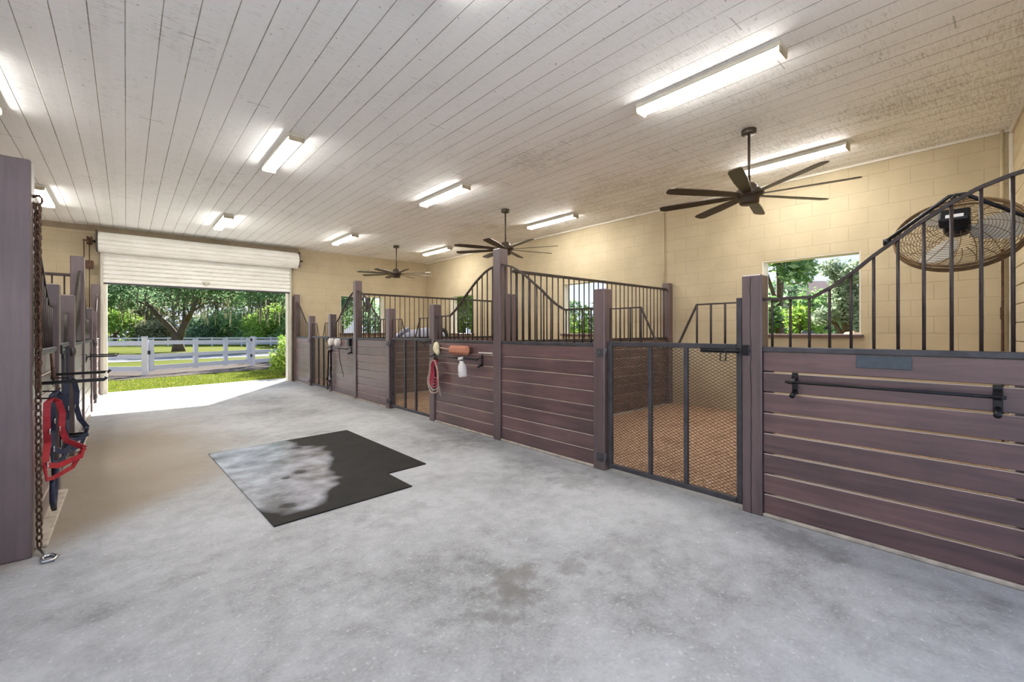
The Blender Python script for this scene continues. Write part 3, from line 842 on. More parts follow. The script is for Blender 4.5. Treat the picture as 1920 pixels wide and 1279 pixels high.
def chain_links(b, p0, p1, pitch, r, sag=0.0, wid=None):
    p0, p1 = Vector(p0), Vector(p1); L = (p1 - p0).length; n = max(2, int(L / pitch)); wid = wid or pitch * .42
    d = (p1 - p0).normalized(); a = d.orthogonal().normalized(); bb = d.cross(a)
    for i in range(n):
        c = p0 + (p1 - p0) * ((i + .5) / n) + Vector((0, 0, -sag * 4 * ((i + .5) / n) * (1 - (i + .5) / n)))
        u = a if i % 2 == 0 else bb; pts = []
        for k in range(10):
            t = 2 * PI * k / 10; pts.append(c + d * (math.cos(t) * pitch * .66) + u * (math.sin(t) * wid))
        b.tube(pts, r, 5, closed=True)
basket_fan()

# conduit on the right wall, pipes in the near corner
b = MB(); b.tube([(XW - .02, 4.20, 2.1), (XW - .02, 4.20, ZC - .05)], .014, 8); b.box((XW - .04, 4.165, ZC - .09), (XW, 4.235, ZC - .03), .005)
tag(b.build('conduit', 'conduit', loc=(XW, 4.2, 2.1)), 'thin cream conduit running up the right block wall to the ceiling', 'pipe')
b = MB(); b.tube([(XW - .03, .075, 1.0), (XW - .03, .075, ZC)], .016, 8)
tag(b.build('corner_pipe', 'conduit', loc=(XW - .03, .075, 1.0)), 'cream pipe up the near right corner of the block wall', 'pipe')
b = MB(); b.tube([(XW - .10, .072, .05), (XW - .10, .072, 2.2)], .012, 8); b.box((XW - .125, .06, 1.42), (XW - .075, .09, 1.56), .006)
tag(b.build('corner_cable', 'rust', loc=(XW - .1, .072, 0)), 'rusty vertical pipe with a small box in the near right corner', 'pipe')

# ================================================================ MAT
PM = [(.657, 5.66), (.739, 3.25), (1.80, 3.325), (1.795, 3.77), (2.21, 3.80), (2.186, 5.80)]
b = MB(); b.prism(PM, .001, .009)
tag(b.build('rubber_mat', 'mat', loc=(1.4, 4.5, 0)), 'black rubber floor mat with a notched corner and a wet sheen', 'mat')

# ================================================================ TACK ON THE STALL FRONTS
def blanket_bar(side, ya, yb, z, label, drop=.09):
    t = thing('blanket_bar', (X(side, 0), (ya + yb) / 2, z), label, 'blanket bar', 'black blanket bars on the stall fronts')
    xr = X(side, -.075)
    b = MB(); b.tube([(xr, ya - .03, z), (xr, yb + .03, z)], .009, 10); b.build('rod', 'black', t)
    for y in (ya, yb):
        b = MB(); b.box((X(side, .014), y - .018, z - drop), (X(side, .021), y + .018, z + .055), .002)
        b.strap([(X(side, .014), y, z + .03), (X(side, -.03), y, z + .015), (xr, y, z - .012), (X(side, -.095), y, z + .004)], .03, .006, (0, 1, 0))
        b.tube([(X(side, .018), y, z - drop + .02), (X(side, -.05), y, z - drop - .005)], .016, 10)
        b.build('bracket', 'black', t)
    return t
blanket_bar(1, .05, .96, .965, 'long black blanket bar below the slate plate on the nearest stall front')
blanket_bar(1, 4.40, 5.49, .955, 'black blanket bar below the brown brush')
blanket_bar(1, 8.68, 9.78, .965, 'black blanket bar under the two white rolls')
b = MB(); b.box((XS + .014, .378, 1.074), (XS + .021, .633, 1.149), .003)
tag(b.build('name_plate', 'slate', loc=(XS + .02, .505, 1.074)), 'blank slate grey name plate on the nearest stall front', 'plate')

# brown bristle brush, cream sponge, spray bottle, red rope halter on the second stall front
t = thing('brush', (XS - .03, 4.82, 1.055), 'large reddish brown bristle brush above the spray bottle', 'brush')
b = MB(); b.box((XS - .080, 4.60, .995), (XS + .0, 5.045, 1.118), .036); b.build('bristles', 'brush', t)
b = MB(); b.box((XS + .001, 4.61, 1.02), (XS + .0205, 5.035, 1.10), .006); b.build('back', 'rust', t)
b = MB(); b.tube([(XS - .02, 5.04, 1.06), (XS - .02, 5.32, 1.075)], .009, 8); b.build('handle', 'palerope', t)
b = MB(); b.ellipsoid((XS - .024, 5.415, 1.072), (.042, .055, .085), 12, 8, None, .10); b.ellipsoid((XS - .024, 5.38, 1.01), (.03, .03, .045), 10, 6, None, .1)
tag(b.build('sponge', 'cream', loc=(XS, 5.4, 1.07)), 'lumpy cream sponge hung at the left end of the brush stall front', 'sponge')
t = thing('spray_bottle', (XS - .085, 4.70, .80), 'white spray bottle hanging by its trigger from the blanket bar', 'bottle')
mt = Matrix.Translation((XS - .085, 4.67, .715)) @ Matrix.Rotation(math.radians(-9), 4, 'X')
b = MB(); b.lathe([(.0, 0), (.05, .002), (.056, .012), (.056, .12), (.050, .15), (.022, .205), (.018, .225), (.0, .226)], 18, mt); b.build('bottle_body', 'whiteplastic', t)
b = MB(); b.box((-.016, -.03, .226), (.016, .06, .262), .006, mt); b.box((-.006, .03, .17), (.006, .042, .228), .003, mt); b.build('trigger_head', 'whiteplastic', t)
b = MB(); b.lathe([(.0195, .207), (.021, .21), (.021, .224), (.0195, .227)], 16, mt); b.build('collar', 'black', t)
b = MB(); b.box((XS + .012, 4.19, 1.028), (XS + .021, 4.47, 1.043), .001)
tag(b.build('chipped_edge', 'offwhite', loc=(XS + .02, 4.33, 1.03)), 'narrow bare white strip on the plank edge beside the tall middle post', 'strip')

def halter(name, hook, drop, wide, side, mat, label, cat='halter', ring_mat='chrome', lead=None, tilt=0.0, spread=0.0):
    """a head collar hanging from a hook: crown loop, cheek straps, noseband, throat strap, rings"""
    hx, hy, hz = hook; out = -1 if side > 0 else 1
    def Q(dy, dz, dx=0.0): return Vector((hx + out * (.02 + dx + (max(0, dy) * spread)), hy + dy + tilt * dz, hz + dz))
    t = thing(name, hook, label, cat)
    w = .034; th = .006; up = (1, .3, 0)
    b = MB(); b.tube([(X(side, .02), hy, hz + .012), (hx + out * .05, hy, hz + .006), (hx + out * .055, hy, hz + .03)], .005, 8); b.build('hook', 'black', t)
    b = MB(); b.strap([Q(-.045, -drop * .40), Q(-.05, -drop * .2), Q(-.03, -.02), Q(0, .008, .02), Q(.03, -.02, .02), Q(.05, -drop * .2, .02), Q(.045, -drop * .40, .02)], w, th, up)
    b.build('crownpiece', mat, t)
    b = MB()
    b.strap([Q(-.045, -drop * .40), Q(-.02, -drop * .55), Q(-wide * .5, -drop * .78)], w, th, up)
    b.strap([Q(.045, -drop * .40, .02), Q(.07, -drop * .58, .02), Q(wide * .55, -drop * .74, .02)], w, th, up)
    b.build('cheek_strap', mat, t)
    b = MB()
    b.strap([Q(-wide * .5, -drop * .78), Q(-.02, -drop * .86, .05), Q(wide * .35, -drop * .82, .06), Q(wide * .55, -drop * .74, .02)], w, th, (0, .2, 1))
    b.build('noseband', mat, t)
    b = MB()
    b.strap([Q(-wide * .5, -drop * .78), Q(-wide * .55, -drop * .95, .01), Q(-wide * .1, -drop * 1.0, .03), Q(wide * .3, -drop * .95, .03), Q(wide * .55, -drop * .74, .02)], w * .8, th, (0, .4, 1))
    b.build('throat_strap', mat, t)
    for dy, dz in ((-.045, -drop * .40), (.045, -drop * .40), (-wide * .5, -drop * .78), (wide * .55, -drop * .74)):
        b = MB(); c = Q(dy, dz, .014)
        b.tube([c + Vector((0, .018 * math.cos(2 * PI * k / 12), .018 * math.sin(2 * PI * k / 12))) for k in range(12)], .0035, 6, closed=True)
        b.build('ring', ring_mat, t)
    if lead:
        pts, lm, r = lead
        b = MB(); b.tube([Vector(p) for p in pts], r, 7); b.build('lead_rope', lm, t)
    return t
def rope_coil(side, hook, drop, mat, mat2, label):
    hx, hy, hz = hook; out = -1 if side > 0 else 1
    t = thing('rope_halter', hook, label, 'halter')
    b = MB(); b.tube([(X(side, .02), hy, hz + .012), (hx + out * .05, hy, hz + .006), (hx + out * .055, hy, hz + .03)], .005, 8); b.build('hook', 'black', t)
    for i in range(6):
        wd = .05 + .018 * i; dp = drop * (.55 + .09 * i); n = 22; pts = []
        for k in range(n):
            a = 2 * PI * k / n
            pts.append(Vector((hx + out * (.018 + .008 * i + .006 * math.sin(3 * a)), hy + wd * math.sin(a) * (1 - .35 * math.cos(a)) + .012 * math.sin(5 * a + i), hz - dp / 2 + dp / 2 * math.cos(a))))
        b = MB(); b.tube(pts, .011 if i < 4 else .008, 6, closed=True); b.build('rope_loop', mat if i < 4 else mat2, t)
    b = MB(); b.tube([(hx + out * .03, hy - .06, hz - .05), (hx + out * .03, hy - .08, hz - drop * .55), (hx + out * .025, hy - .13, hz - drop * 1.0), (hx + out * .025, hy - .15, hz - drop * 1.06)], .008, 6)
    b.build('rope_tail', mat2, t)
    return t
rope_coil(1, (XS - .01, 5.43, .90), .47, 'pinkrope', 'palerope', 'faded red rope halter hanging beside the short post of the second right stall')

# third right stall front: two white rolls, black halter, riding crop
for y, l in ((9.66, 'left one of the two white round rolls above the black halter'), (9.30, 'right one of the two white round rolls, beside the riding crop')):
    b = MB(); b.lathe([(.0, -.10), (.05, -.10), (.078, -.092), (.078, -.02), (.07, -.001), (0, 0)], 24, Matrix.Translation((XS + .02, y, 1.09)) @ Matrix.Rotation(PI / 2, 4, 'Y'))
    tag(b.build('wrap_roll', 'offwhite', loc=(XS + .02, y, 1.09)), l, 'roll', 'white rolls on the third right stall front')
b = MB(); b.box((XS - .03, 8.66, 1.02), (XS + .02, 8.78, 1.17), .01)
tag(b.build('hanger_block', 'black', loc=(XS, 8.72, 1.1)), 'small dark hanger at the right end of the white rolls stall front', 'hanger')
halter('bridle', (XS - .012, 9.74, .90), .78, .16, 1, 'blackleather', 'black bridle hanging low on the white rolls stall front', 'bridle',
       lead=([(XS - .04, 9.80, .42), (XS - .05, 9.86, .2), (XS - .05, 9.86, .05), (XS - .05, 9.76, .10), (XS - .04, 9.68, .3), (XS - .04, 9.72, .5)], 'blackleather', .014))
t = thing('riding_crop', (XS - .1, 9.0, .9), 'thin brown crop dangling from the blanket bar under the white rolls', 'crop')
b = MB(); b.tube([(XS - .09, 9.06, .985), (XS - .085, 9.0, .72), (XS - .05, 8.92, .44)], [.011, .008, .006], 8); b.build('shaft', 'rust', t)
b = MB(); b.strap([(XS - .05, 8.92, .44), (XS - .047, 8.915, .39)], .03, .005, (0, 1, 0)); b.build('keeper', 'black', t)

# ---- left stall front: racks, halters, chain
def rack(y0, z, reach, dy, label):
    t = thing('blanket_rack', (XL - .02, y0, z), label, 'rack', 'black folding racks on the left stall fronts')
    for k, (y, zz) in enumerate(((y0, z), (y0 + dy, z - .01))):
        b = MB(); b.tube([(XL - .02, y, zz - .05), (XL - .005, y, zz), (XL + reach, y, zz + .004), (XL + reach + .012, y, zz + .02)], .011, 8)
        b.box((XL - .021, y - .02, zz - .08), (XL - .014, y + .02, zz + .04), .002); b.build('arm', 'black', t)
    b = MB(); b.tube([(XL + reach - .01, y0, z + .004), (XL + reach - .01, y0 + dy, z - .006)], .006, 8); b.build('cross_rod', 'fixture', t)
    return t
rack(4.00, .985, .30, .92, 'black two arm blanket rack over the red halter on the nearest left stall front')
rack(8.75, .955, .30, .95, 'farther black two arm rack on the left stall front past the tall left post')
t = thing('saddle_bracket', (XL - .02, 5.2, .42), 'black U shaped saddle bracket low on the short left post', 'bracket')
b = MB(); b.tube([(XL, 5.15, .44), (XL + .13, 5.15, .44), (XL + .155, 5.20, .44), (XL + .13, 5.25, .44), (XL, 5.25, .44)], .013, 8); b.build('hoop', 'black', t)
b = MB(); b.box((XL - .001, 5.14, .36), (XL + .008, 5.26, .50), .002); b.build('back_plate', 'black', t)

halter('halter', (XL + .01, 4.10, .87), .50, .30, -1, 'red', 'red halter with metal rings hanging on the nearest left stall front', spread=.85, lead=(
    [(XL + .06, 4.22, .42), (XL + .05, 4.24, .22), (XL + .05, 4.16, .15), (XL + .05, 4.08, .22), (XL + .05, 4.1, .36)], 'navy', .014))
halter('halter', (XL + .01, 4.36, .89), .48, .20, -1, 'navy', 'navy blue halter partly behind the red halter', spread=.4, lead=(
    [(XL + .03, 4.42, .5), (XL + .03, 4.42, .3), (XL + .03, 4.42, .06)], 'blackleather', .014))
halter('halter', (XL + .03, 5.02, .93), .58, .24, -1, 'navy', 'navy halter beside the short left post beyond the red halter', spread=.7)
t = thing('broom_head', (XL + .02, 3.96, 1.0), 'brown worn brush head hanging behind the chain', 'brush')
b = MB(); b.box((XL - .019, 3.93, .93), (XL + .014, 4.0, 1.14), .010); b.build('bristles', 'rust', t)
b = MB(); b.tube([(XL - .0, 4.62, 1.15), (XL + .01, 4.62, 1.0), (XL + .012, 4.62, .965)], [.008, .011, .016], 8)
tag(b.build('hoof_pick', 'rust', loc=(XL, 4.62, 1.0)), 'small dark pick hanging below the left rail', 'tool')
t = thing('cross_tie_chain', (XL + .03, 3.80, 0), 'long rusty chain hanging down the tall left post to a clip on the floor', 'chain')
b = MB(); b.tube([(XL - .0, 3.80, 2.10), (XL + .03, 3.80, 2.115)], .007, 8)
b.tube([Vector((XL + .016 + .022 * math.cos(2 * PI * k / 12), 3.80, 2.085 + .028 * math.sin(2 * PI * k / 12))) for k in range(12)], .006, 6, closed=True); b.build('eye_bolt', 'rust', t)
b = MB(); chain_links(b, (XL + .016, 3.80, 2.06), (XL + .022, 3.80, .03), .040, .0052, 0, .0135); b.build('chain_links', 'rust', t)
b = MB(); chain_links(b, (XL + .018, 3.835, 2.06), (XL + .018, 3.835, 1.1), .040, .0052, 0, .0135); b.build('doubled_links', 'rust', t)
b = MB(); b.tube([(XL + .022, 3.79, .03), (XL + .05, 3.72, .012), (XL + .07, 3.68, .010)], .008, 6)
b.tube([(XL + .06, 3.70, .010), (XL + .045, 3.66, .010), (XL + .06, 3.60, .010), (XL + .10, 3.60, .012), (XL + .11, 3.65, .010), (XL + .08, 3.70, .010)], .009, 8, closed=True); b.build('snap_clip', 'chrome', t)

# white chipped sill strips at the foot of the left stall fronts
for y0, y1, l in ((3.87, 5.13, 'pale worn kerb strip at the foot of the nearest left stall front'), (6.69, 8.02, 'pale worn kerb strip under the second left stall front')):
    b = MB(); b.box((XL - .02, y0, 0), (XL + .05, y1, .022), .006)
    tag(b.build('kerb_strip', 'kerb', loc=(XL, y0, 0)), l, 'strip')

# ================================================================ THE HORSE IN THE THIRD STALL
def horse():
    base = Vector((5.72, 9.9, .03))
    t = thing('horse', base, 'pale grey horse with a dark tail behind the bars of the third right stall', 'horse')
    J = {}; V = []; E = []; Rr = []
    def v(n, p, r): J[n] = len(V); V.append(Vector(p)); Rr.append(r)
    def e(a, c): E.append((J[a], J[c]))
    # x along the body: rump at +x, head at -x
    v('pelvis', (.55, 0, 1.18), (.27, .27)); v('loin', (.25, 0, 1.16), (.28, .27)); v('barrel', (-.10, 0, 1.10), (.30, .29)); v('chest', (-.42, 0, 1.12), (.27, .27))
    v('shoulder', (-.60, 0, 1.14), (.22, .2)); v('neck1', (-.82, 0, 1.16), (.17, .14)); v('neck2', (-1.05, .03, 1.06), (.13, .10)); v('poll', (-1.22, .05, .98), (.11, .095))
    v('face', (-1.34, .06, .82), (.10, .085)); v('muzzle', (-1.42, .07, .62), (.065, .06)); v('lip', (-1.43, .07, .55), (.055, .05)); v('rump', (.74, 0, 1.12), (.20, .2))
    for a, c in zip(['pelvis', 'loin', 'barrel', 'chest', 'shoulder', 'neck1', 'neck2', 'poll', 'face', 'muzzle'], ['loin', 'barrel', 'chest', 'shoulder', 'neck1', 'neck2', 'poll', 'face', 'muzzle', 'lip']): e(a, c)
    e('pelvis', 'rump')
    for s, n in ((-1, 'l'), (1, 'r')):
        dx = .06 * s
        v('st' + n, (.60 + dx, .16 * s, .88), (.14, .12)); v('hk' + n, (.74 + dx, .17 * s, .52), (.065, .06)); v('cn' + n, (.68 + dx, .17 * s, .18), (.042, .04)); v('hf' + n, (.66 + dx, .17 * s, .02), (.06, .055))
        e('pelvis', 'st' + n); e('st' + n, 'hk' + n); e('hk' + n, 'cn' + n); e('cn' + n, 'hf' + n)
        v('el' + n, (-.48 + dx, .15 * s, .80), (.11, .10)); v('kn' + n, (-.47 + dx, .15 * s, .46), (.055, .055)); v('fc' + n, (-.47 + dx, .15 * s, .15), (.04, .04)); v('ff' + n, (-.49 + dx, .15 * s, .02), (.058, .055))
        e('chest', 'el' + n); e('el' + n, 'kn' + n); e('kn' + n, 'fc' + n); e('fc' + n, 'ff' + n)
        v('ear' + n, (-1.20, .05 + .06 * s, 1.10), (.022, .02)); e('poll', 'ear' + n)
    me = bpy.data.meshes.new('horse_body'); me.from_pydata([tuple(p) for p in V], E, [])
    o = bpy.data.objects.new('horse_body', me); COL.objects.link(o); o.parent = t; me.materials.append(M_['horse'])
    m = o.modifiers.new('skin', 'SKIN'); m.use_smooth_shade = True
    for i, r in enumerate(Rr): me.skin_vertices[0].data[i].radius = r
    me.skin_vertices[0].data[0].use_root = True
    sub = o.modifiers.new('sub', 'SUBSURF'); sub.levels = 2; sub.render_levels = 2
    b = MB(); pts = [base + Vector(p) for p in ((.84, 0, 1.33), (.98, 0, 1.29), (1.08, 0, 1.08), (1.07, 0, .7), (1.04, .02, .4))]
    b.tube(pts, [.07, .10, .11, .09, .03], 10); b.build('tail', 'mane', t)
    b = MB(); pts = [base + Vector(p) for p in ((-.70, 0, 1.36), (-.92, .02, 1.29), (-1.12, .05, 1.17), (-1.24, .06, 1.06))]
    b.strap(pts, .05, .09, (0, 0, 1)); b.build('mane', 'horse', t)
    t.rotation_euler = (0, 0, math.radians(28))
horse()

# ================================================================ OUTSIDE
def ground_z(y): return 0 if y < 14 else -.012 * (y - 14) if y < 60 else -.55
b = MB(); ys = [-60, -7, 12.9, 14, 18, 24, 32, 42, 60, 90, 160]; xs = [-120, -60, -30, -12, XWL - .2, 0, XW + .2, 12, 30, 60, 120]
vs = [(x, y, ground_z(y) - .02) for y in ys for x in xs]; fs = []
for j in range(len(ys) - 1):
    for i in range(len(xs) - 1):
        a = j * len(xs) + i
        fs.append((a, a + 1, a + len(xs) + 1, a + len(xs)))
b.add(vs, fs); struct(b.build('ground', 'lawn'), 'sunny lawn and field around the barn', 'ground')
def sheet(name, poly, mat, lift):
    b = MB(); n = len(poly); vs = [(x, y, ground_z(y) - .02 + lift) for x, y in poly]; b.add(vs, [tuple(range(n))])
    return b.build(name, mat)
# band edges follow the angled fence line
P0 = Vector((.44, 18.3, 0)); P1 = Vector((3.89, 20.7, 0)); fd = (P1 - P0).normalized()
def ladder(name, near, far, mat, lift):
    b = MB(); n = len(near)
    vs = [(x, y, ground_z(y) - .02 + lift) for x, y in near] + [(x, y, ground_z(y) - .02 + lift) for x, y in far]
    b.add(vs, [(i, i + 1, n + i + 1, n + i) for i in range(n - 1)])
    return b.build(name, mat)
struct(ladder('path_gravel', [(-6, 16.6), (0, 16.6), (3, 17.9), (8, 20.5)], [(-6, 24), (0, 23.2), (4, 25.5), (9, 29)], 'gravel', .012), 'strip of brown gravel under the white fence', 'path')
struct(sheet('path_yard', [(-50, -50), (-50, 8), (XWL - .2, 8), (XWL - .2, -1.6), (XW + .2, -1.6), (20, -1.6), (20, -50)], 'yard', .015), 'pale concrete yard outside the open sides of the barn', 'path')  # out of view, added so sunlit ground brightens the ceiling
struct(ladder('path_track', [(-20, 30), (0, 30), (10, 32), (30, 36)], [(-20, 36), (0, 36), (10, 38), (30, 42)], 'road', .012), 'pale grey track crossing the field', 'path')
# grass blades at the edge of the concrete
b = MB(); random.seed(3)
for i in range(9000):
    u = random.random(); x = -2.4 + 7.2 * u
    yb = 13.02 + max(0, (x + .37)) * .19; y = yb + 3.6 * random.random() ** 1.3
    if x > 3.45 and y < 14.1: continue
    h = random.uniform(.02, .07); a = random.uniform(0, PI); w = random.uniform(.006, .012); dx, dy = math.cos(a) * w, math.sin(a) * w
    lx, ly = random.uniform(-.03, .03), random.uniform(-.03, .03); z0 = ground_z(y) - .02
    b.add([(x - dx, y - dy, z0), (x + dx, y + dy, z0), (x + lx, y + ly, z0 + h)], [(0, 1, 2)])
tag(b.build('grass', 'blade', fix=False), 'short green grass growing outside along the concrete edge', 'grass', None, 'stuff')

# white vinyl fence
def fence_post(p, h, r, label, grp):
    b = MB(); z = ground_z(p.y) - .02; b.box((p.x - r, p.y - r, z), (p.x + r, p.y + r, z + h), .006)
    b.box((p.x - r - .012, p.y - r - .012, z + h), (p.x + r + .012, p.y + r + .012, z + h + .03), .012)
    return tag(b.build('fence_post', 'vinyl', loc=(p.x, p.y, z)), label, 'fence post', grp)
def board(b, p, q, z0, z1, th=.02):
    d = (q - p).normalized(); nn = Vector((-d.y, d.x, 0)) * th
    vs = []
    for e in (p, q):
        gz = ground_z(e.y) - .02
        for s in (-1, 1):
            for z in (z0, z1): vs.append((e.x + nn.x * s, e.y + nn.y * s, gz + z))
    b.add(vs, [(0, 1, 3, 2), (4, 6, 7, 5), (0, 2, 6, 4), (1, 5, 7, 3), (0, 4, 5, 1), (2, 3, 7, 6)])
grpP = 'white posts of the near fence'
fence_post(P0, 1.22, .075, 'thick white fence post left of the paddock gate', grpP)
PR = P1 + fd * .05
fence_post(PR, 1.2, .075, 'white fence post right of the paddock gate', grpP)
lft = Vector((-.72, .69, 0)).normalized(); PLl = P0 + lft * 3.2
PRr = PR + fd * 2.6
for nm, a, c, l in (('fence_section', P0 + lft * .08, PLl, 'three rail white fence section left of the gate'), ('fence_section', PR + fd * .08, PRr, 'three rail white fence section right of the gate, behind the shrub')):
    t = thing(nm, (a + c) / 2, l, 'fence', 'white three rail fence sections by the gate')
    for z0, z1 in ((.14, .29), (.54, .67), (.96, 1.09)):
        b = MB(); board(b, a, c, z0, z1); b.build('rail', 'vinyl', t)
t = thing('paddock_gate', P0 + fd * 2, 'white paddock gate of wide boards between two fence posts', 'gate')
g0, g1 = P0 + fd * .20, P1 - fd * .16
for z0, z1 in ((.16, .31), (.56, .68), (.98, 1.11)):
    b = MB(); board(b, g0, g1, z0, z1, .015); b.build('rail', 'vinyl', t)
for q in (0, .40, .72, 1.0):
    p = g0.lerp(g1, q); b = MB(); board(b, p - fd * .075, p + fd * .075, .12, 1.14, .035); b.build('stile', 'vinyl', t)
p = P0 + fd * .12; b = MB(); b.box((p.x - .05, p.y - .09, .60), (p.x + .05, p.y - .05, .72), .005); b.build('latch', 'black', t)
for zz in (.35, 1.0):
    p = P1 - fd * .05; b = MB(); b.box((p.x - .05, p.y - .06, zz - .05), (p.x + .05, p.y + .02, zz + .05), .005); b.build('hinge', 'black', t)

# far field fence: posts and rails, one section per bay
prev = None; fx = []
for i in range(17):
    x = 150 + i * 27.5; fx.append(bearing(x, 58 + .004 * (x - 150)))
for i, p in enumerate(fx):
    p.z = 0
    b = MB(); z = ground_z(p.y) - .02; b.box((p.x - .08, p.y - .08, z), (p.x + .08, p.y + .08, z + 1.25), .01)
    tag(b.build('field_fence_post', 'vinyl', loc=(p.x, p.y, z)), 'white post of the distant field fence under the trees', 'fence post', 'posts of the distant field fence')
    if prev is not None:
        t = thing('field_fence_section', (p + prev) / 2, 'white railed bay of the distant field fence under the trees', 'fence', 'bays of the distant field fence')
        for z0, z1 in ((.25, .40), (.62, .77), (1.02, 1.20)):
            b = MB(); dd = (p - prev).normalized() * .09; board(b, prev + dd, p - dd, z0, z1, .03); b.build('rail', 'vinyl', t)
    prev = p

# trees
def leaves(b, blobs, n, size, flat=0.5):
    tot = sum(r[0] * r[1] * r[2] for _, r in blobs) ** 1.0
    for c, r in blobs:
        k = int(n * (r[0] * r[1] * r[2]) / tot)
        for i in range(k):
            d = Vector((random.gauss(0, 1), random.gauss(0, 1), random.gauss(0, 1))).normalized()
            q = random.random() ** .38 * (1 + .12 * math.sin(7 * d.x + 3 * c[0]) * math.sin(6 * d.z + c[1]))
            p = Vector(c) + Vector((d.x * r[0], d.y * r[1], d.z * r[2])) * q
            a = Vector((random.gauss(0, 1), random.gauss(0, 1), random.gauss(0, flat))).normalized()
            bb = a.cross(Vector((random.gauss(0, 1), random.gauss(0, 1), random.gauss(0, 1)))).normalized()
            s = size * random.uniform(.6, 1.3)
            b.add([p - a * s, p - bb * s * .45, p + a * s, p + bb * s * .45], [(0, 1, 2, 3)])
def tree(name, base, h, spread, mat, label, cat='tree', n=5000, size=.22, grp=None, trunk=.25, low=.25, nb=9, seed=1, parts=True):
    random.seed(seed); base = Vector(base)
    t = thing(name, base, label, cat, grp)
    blobs = []
    for i in range(nb):
        a = 2 * PI * i / nb + random.uniform(-.4, .4); rr = spread * random.uniform(.3, .75); zf = random.uniform(low, .92)
        r = spread * random.uniform(.32, .5)
        blobs.append((base + Vector((rr * math.cos(a), rr * math.sin(a), h * zf)), (r, r, min(r * .75, h * .3))))
    blobs.append((base + Vector((0, 0, h * .72)), (spread * .55, spread * .55, h * .25)))
    b = MB(); leaves(b, blobs, n, size); b.build('foliage', mat, t, fix=False)
    if parts:
        b = MB(); b.tube([base + Vector((0, 0, -.3)), base + Vector((.05, 0, h * .25)), base + Vector((-.05, .05, h * .7))], [trunk, trunk * .75, trunk * .2], 10)
        for c, r in blobs[:6]:
            b.tube([base + Vector((0, 0, h * .28)), base.lerp(c, .55) + Vector((0, 0, h * .18)), c], [trunk * .45, trunk * .3, trunk * .08], 6)
        b.build('trunk', 'bark', t)
    return t

# the live oak beyond the gate
def oak():
    random.seed(11); base = bearing(335, 41); base.z = ground_z(base.y) - .02
    t = thing('oak_tree', base, 'spreading oak with a forked trunk beyond the white gate', 'tree')
    rt = Vector((CY_, -SY_, 0)); dp = Vector((SY_, CY_, 0))
    def Q(px_, py_, dd=0): return base + rt * ((px_ - 335) / F_PX * 41) + Vector((0, 0, (652 - py_) / F_PX * 41)) + dp * dd
    b = MB()
    b.tube([Q(335, 656), Q(334, 640), Q(331, 625), Q(328, 618)], [.60, .44, .41, .38], 12)
    b.tube([Q(333, 628), Q(322, 606, -.3), Q(309, 590, -.5), Q(300, 574, -.8), Q(290, 560, -1)], [.30, .26, .22, .17, .10], 10)
    b.tube([Q(335, 630), Q(338, 608, .3), Q(344, 592, .5), Q(352, 574, .6), Q(358, 555, .8)], [.32, .27, .24, .18, .11], 10)
    b.tube([Q(344, 592, .4), Q(356, 582, 0), Q(370, 577, -.6), Q(395, 566, -1)], [.18, .15, .11, .06], 8)
    b.tube([Q(309, 590, -.4), Q(290, 578, .3), Q(262, 562, .6), Q(235, 552, .8)], [.17, .14, .10, .06], 8)
    b.tube([Q(338, 610, .2), Q(334, 585, .8), Q(330, 560, 1)], [.18, .13, .09], 8)
    b.build('trunk', 'bark', t)
    b = MB(); bl = []
    for i in range(26):
        px_ = random.uniform(150, 520); d = random.uniform(-5, 5)
        py_ = random.uniform(505, 552) + abs(px_ - 335) * .06
        bl.append((Q(px_, py_, d), (random.uniform(1.6, 2.6), random.uniform(1.6, 2.6), random.uniform(.9, 1.5))))
    for i in range(12): bl.append((Q(random.uniform(150, 520), random.uniform(440, 510), random.uniform(-5, 5)), (3, 3, 2.2)))
    leaves(b, bl, 26000, .20); b.build('foliage', 'leaf_oak', t, fix=False)
    b = MB()
    for i in range(170):
        px_ = random.uniform(195, 520); top = Q(px_, random.uniform(545, 578) + abs(px_ - 335) * .03, random.uniform(-4, 4)); L = random.uniform(.4, 1.6)
        w = random.uniform(.04, .11); sx = rt * w
        b.add([top - sx, top + sx, top + sx * .3 - Vector((0, 0, L)), top - sx * .3 - Vector((0, 0, L))], [(0, 1, 2, 3)])
    b.build('hanging_moss', 'moss', t, fix=False)['kind'] = 'stuff'
oak()
TG = 'trees and bushes behind the far field fence'
specs = [  # picture column, depth, height, spread, material, label
    (150, 74, 13, 7.0, 'leaf_mid', 'tall tree at the left end of the tree line past the far fence'),
    (215, 66, 5.2, 3.2, 'leaf_bright', 'bright green bush left of the oak trunk behind the far fence'),
    (250, 84, 14, 7.5, 'leaf_dull', 'dull olive tree left behind the oak'),
    (285, 68, 4.0, 3.2, 'leaf_dull', 'grey olive thicket just left of the oak trunk'),
    (325, 88, 14, 7.5, 'leaf_dull', 'tree directly behind the oak trunk'),
    (380, 68, 4.4, 3.4, 'leaf_oak', 'dark blue green bush right of the oak trunk'),
    (408, 84, 14, 7.5, 'leaf_dull', 'moss coloured tree right behind the oak'),
    (432, 69, 5.0, 3.6, 'leaf_mid', 'dark rounded bush in the middle right of the tree line'),
    (470, 78, 13, 7.0, 'leaf_mid', 'green tree right of the middle in the tree line'),
    (500, 67, 6.0, 3.6, 'leaf_bright', 'light green bushy tree toward the right of the entrance view'),
    (545, 80, 13, 7.0, 'leaf_dull', 'tree at the right end of the tree line'),
    (590, 70, 12, 6.0, 'leaf_mid', 'tree seen past the right jamb of the entrance')]
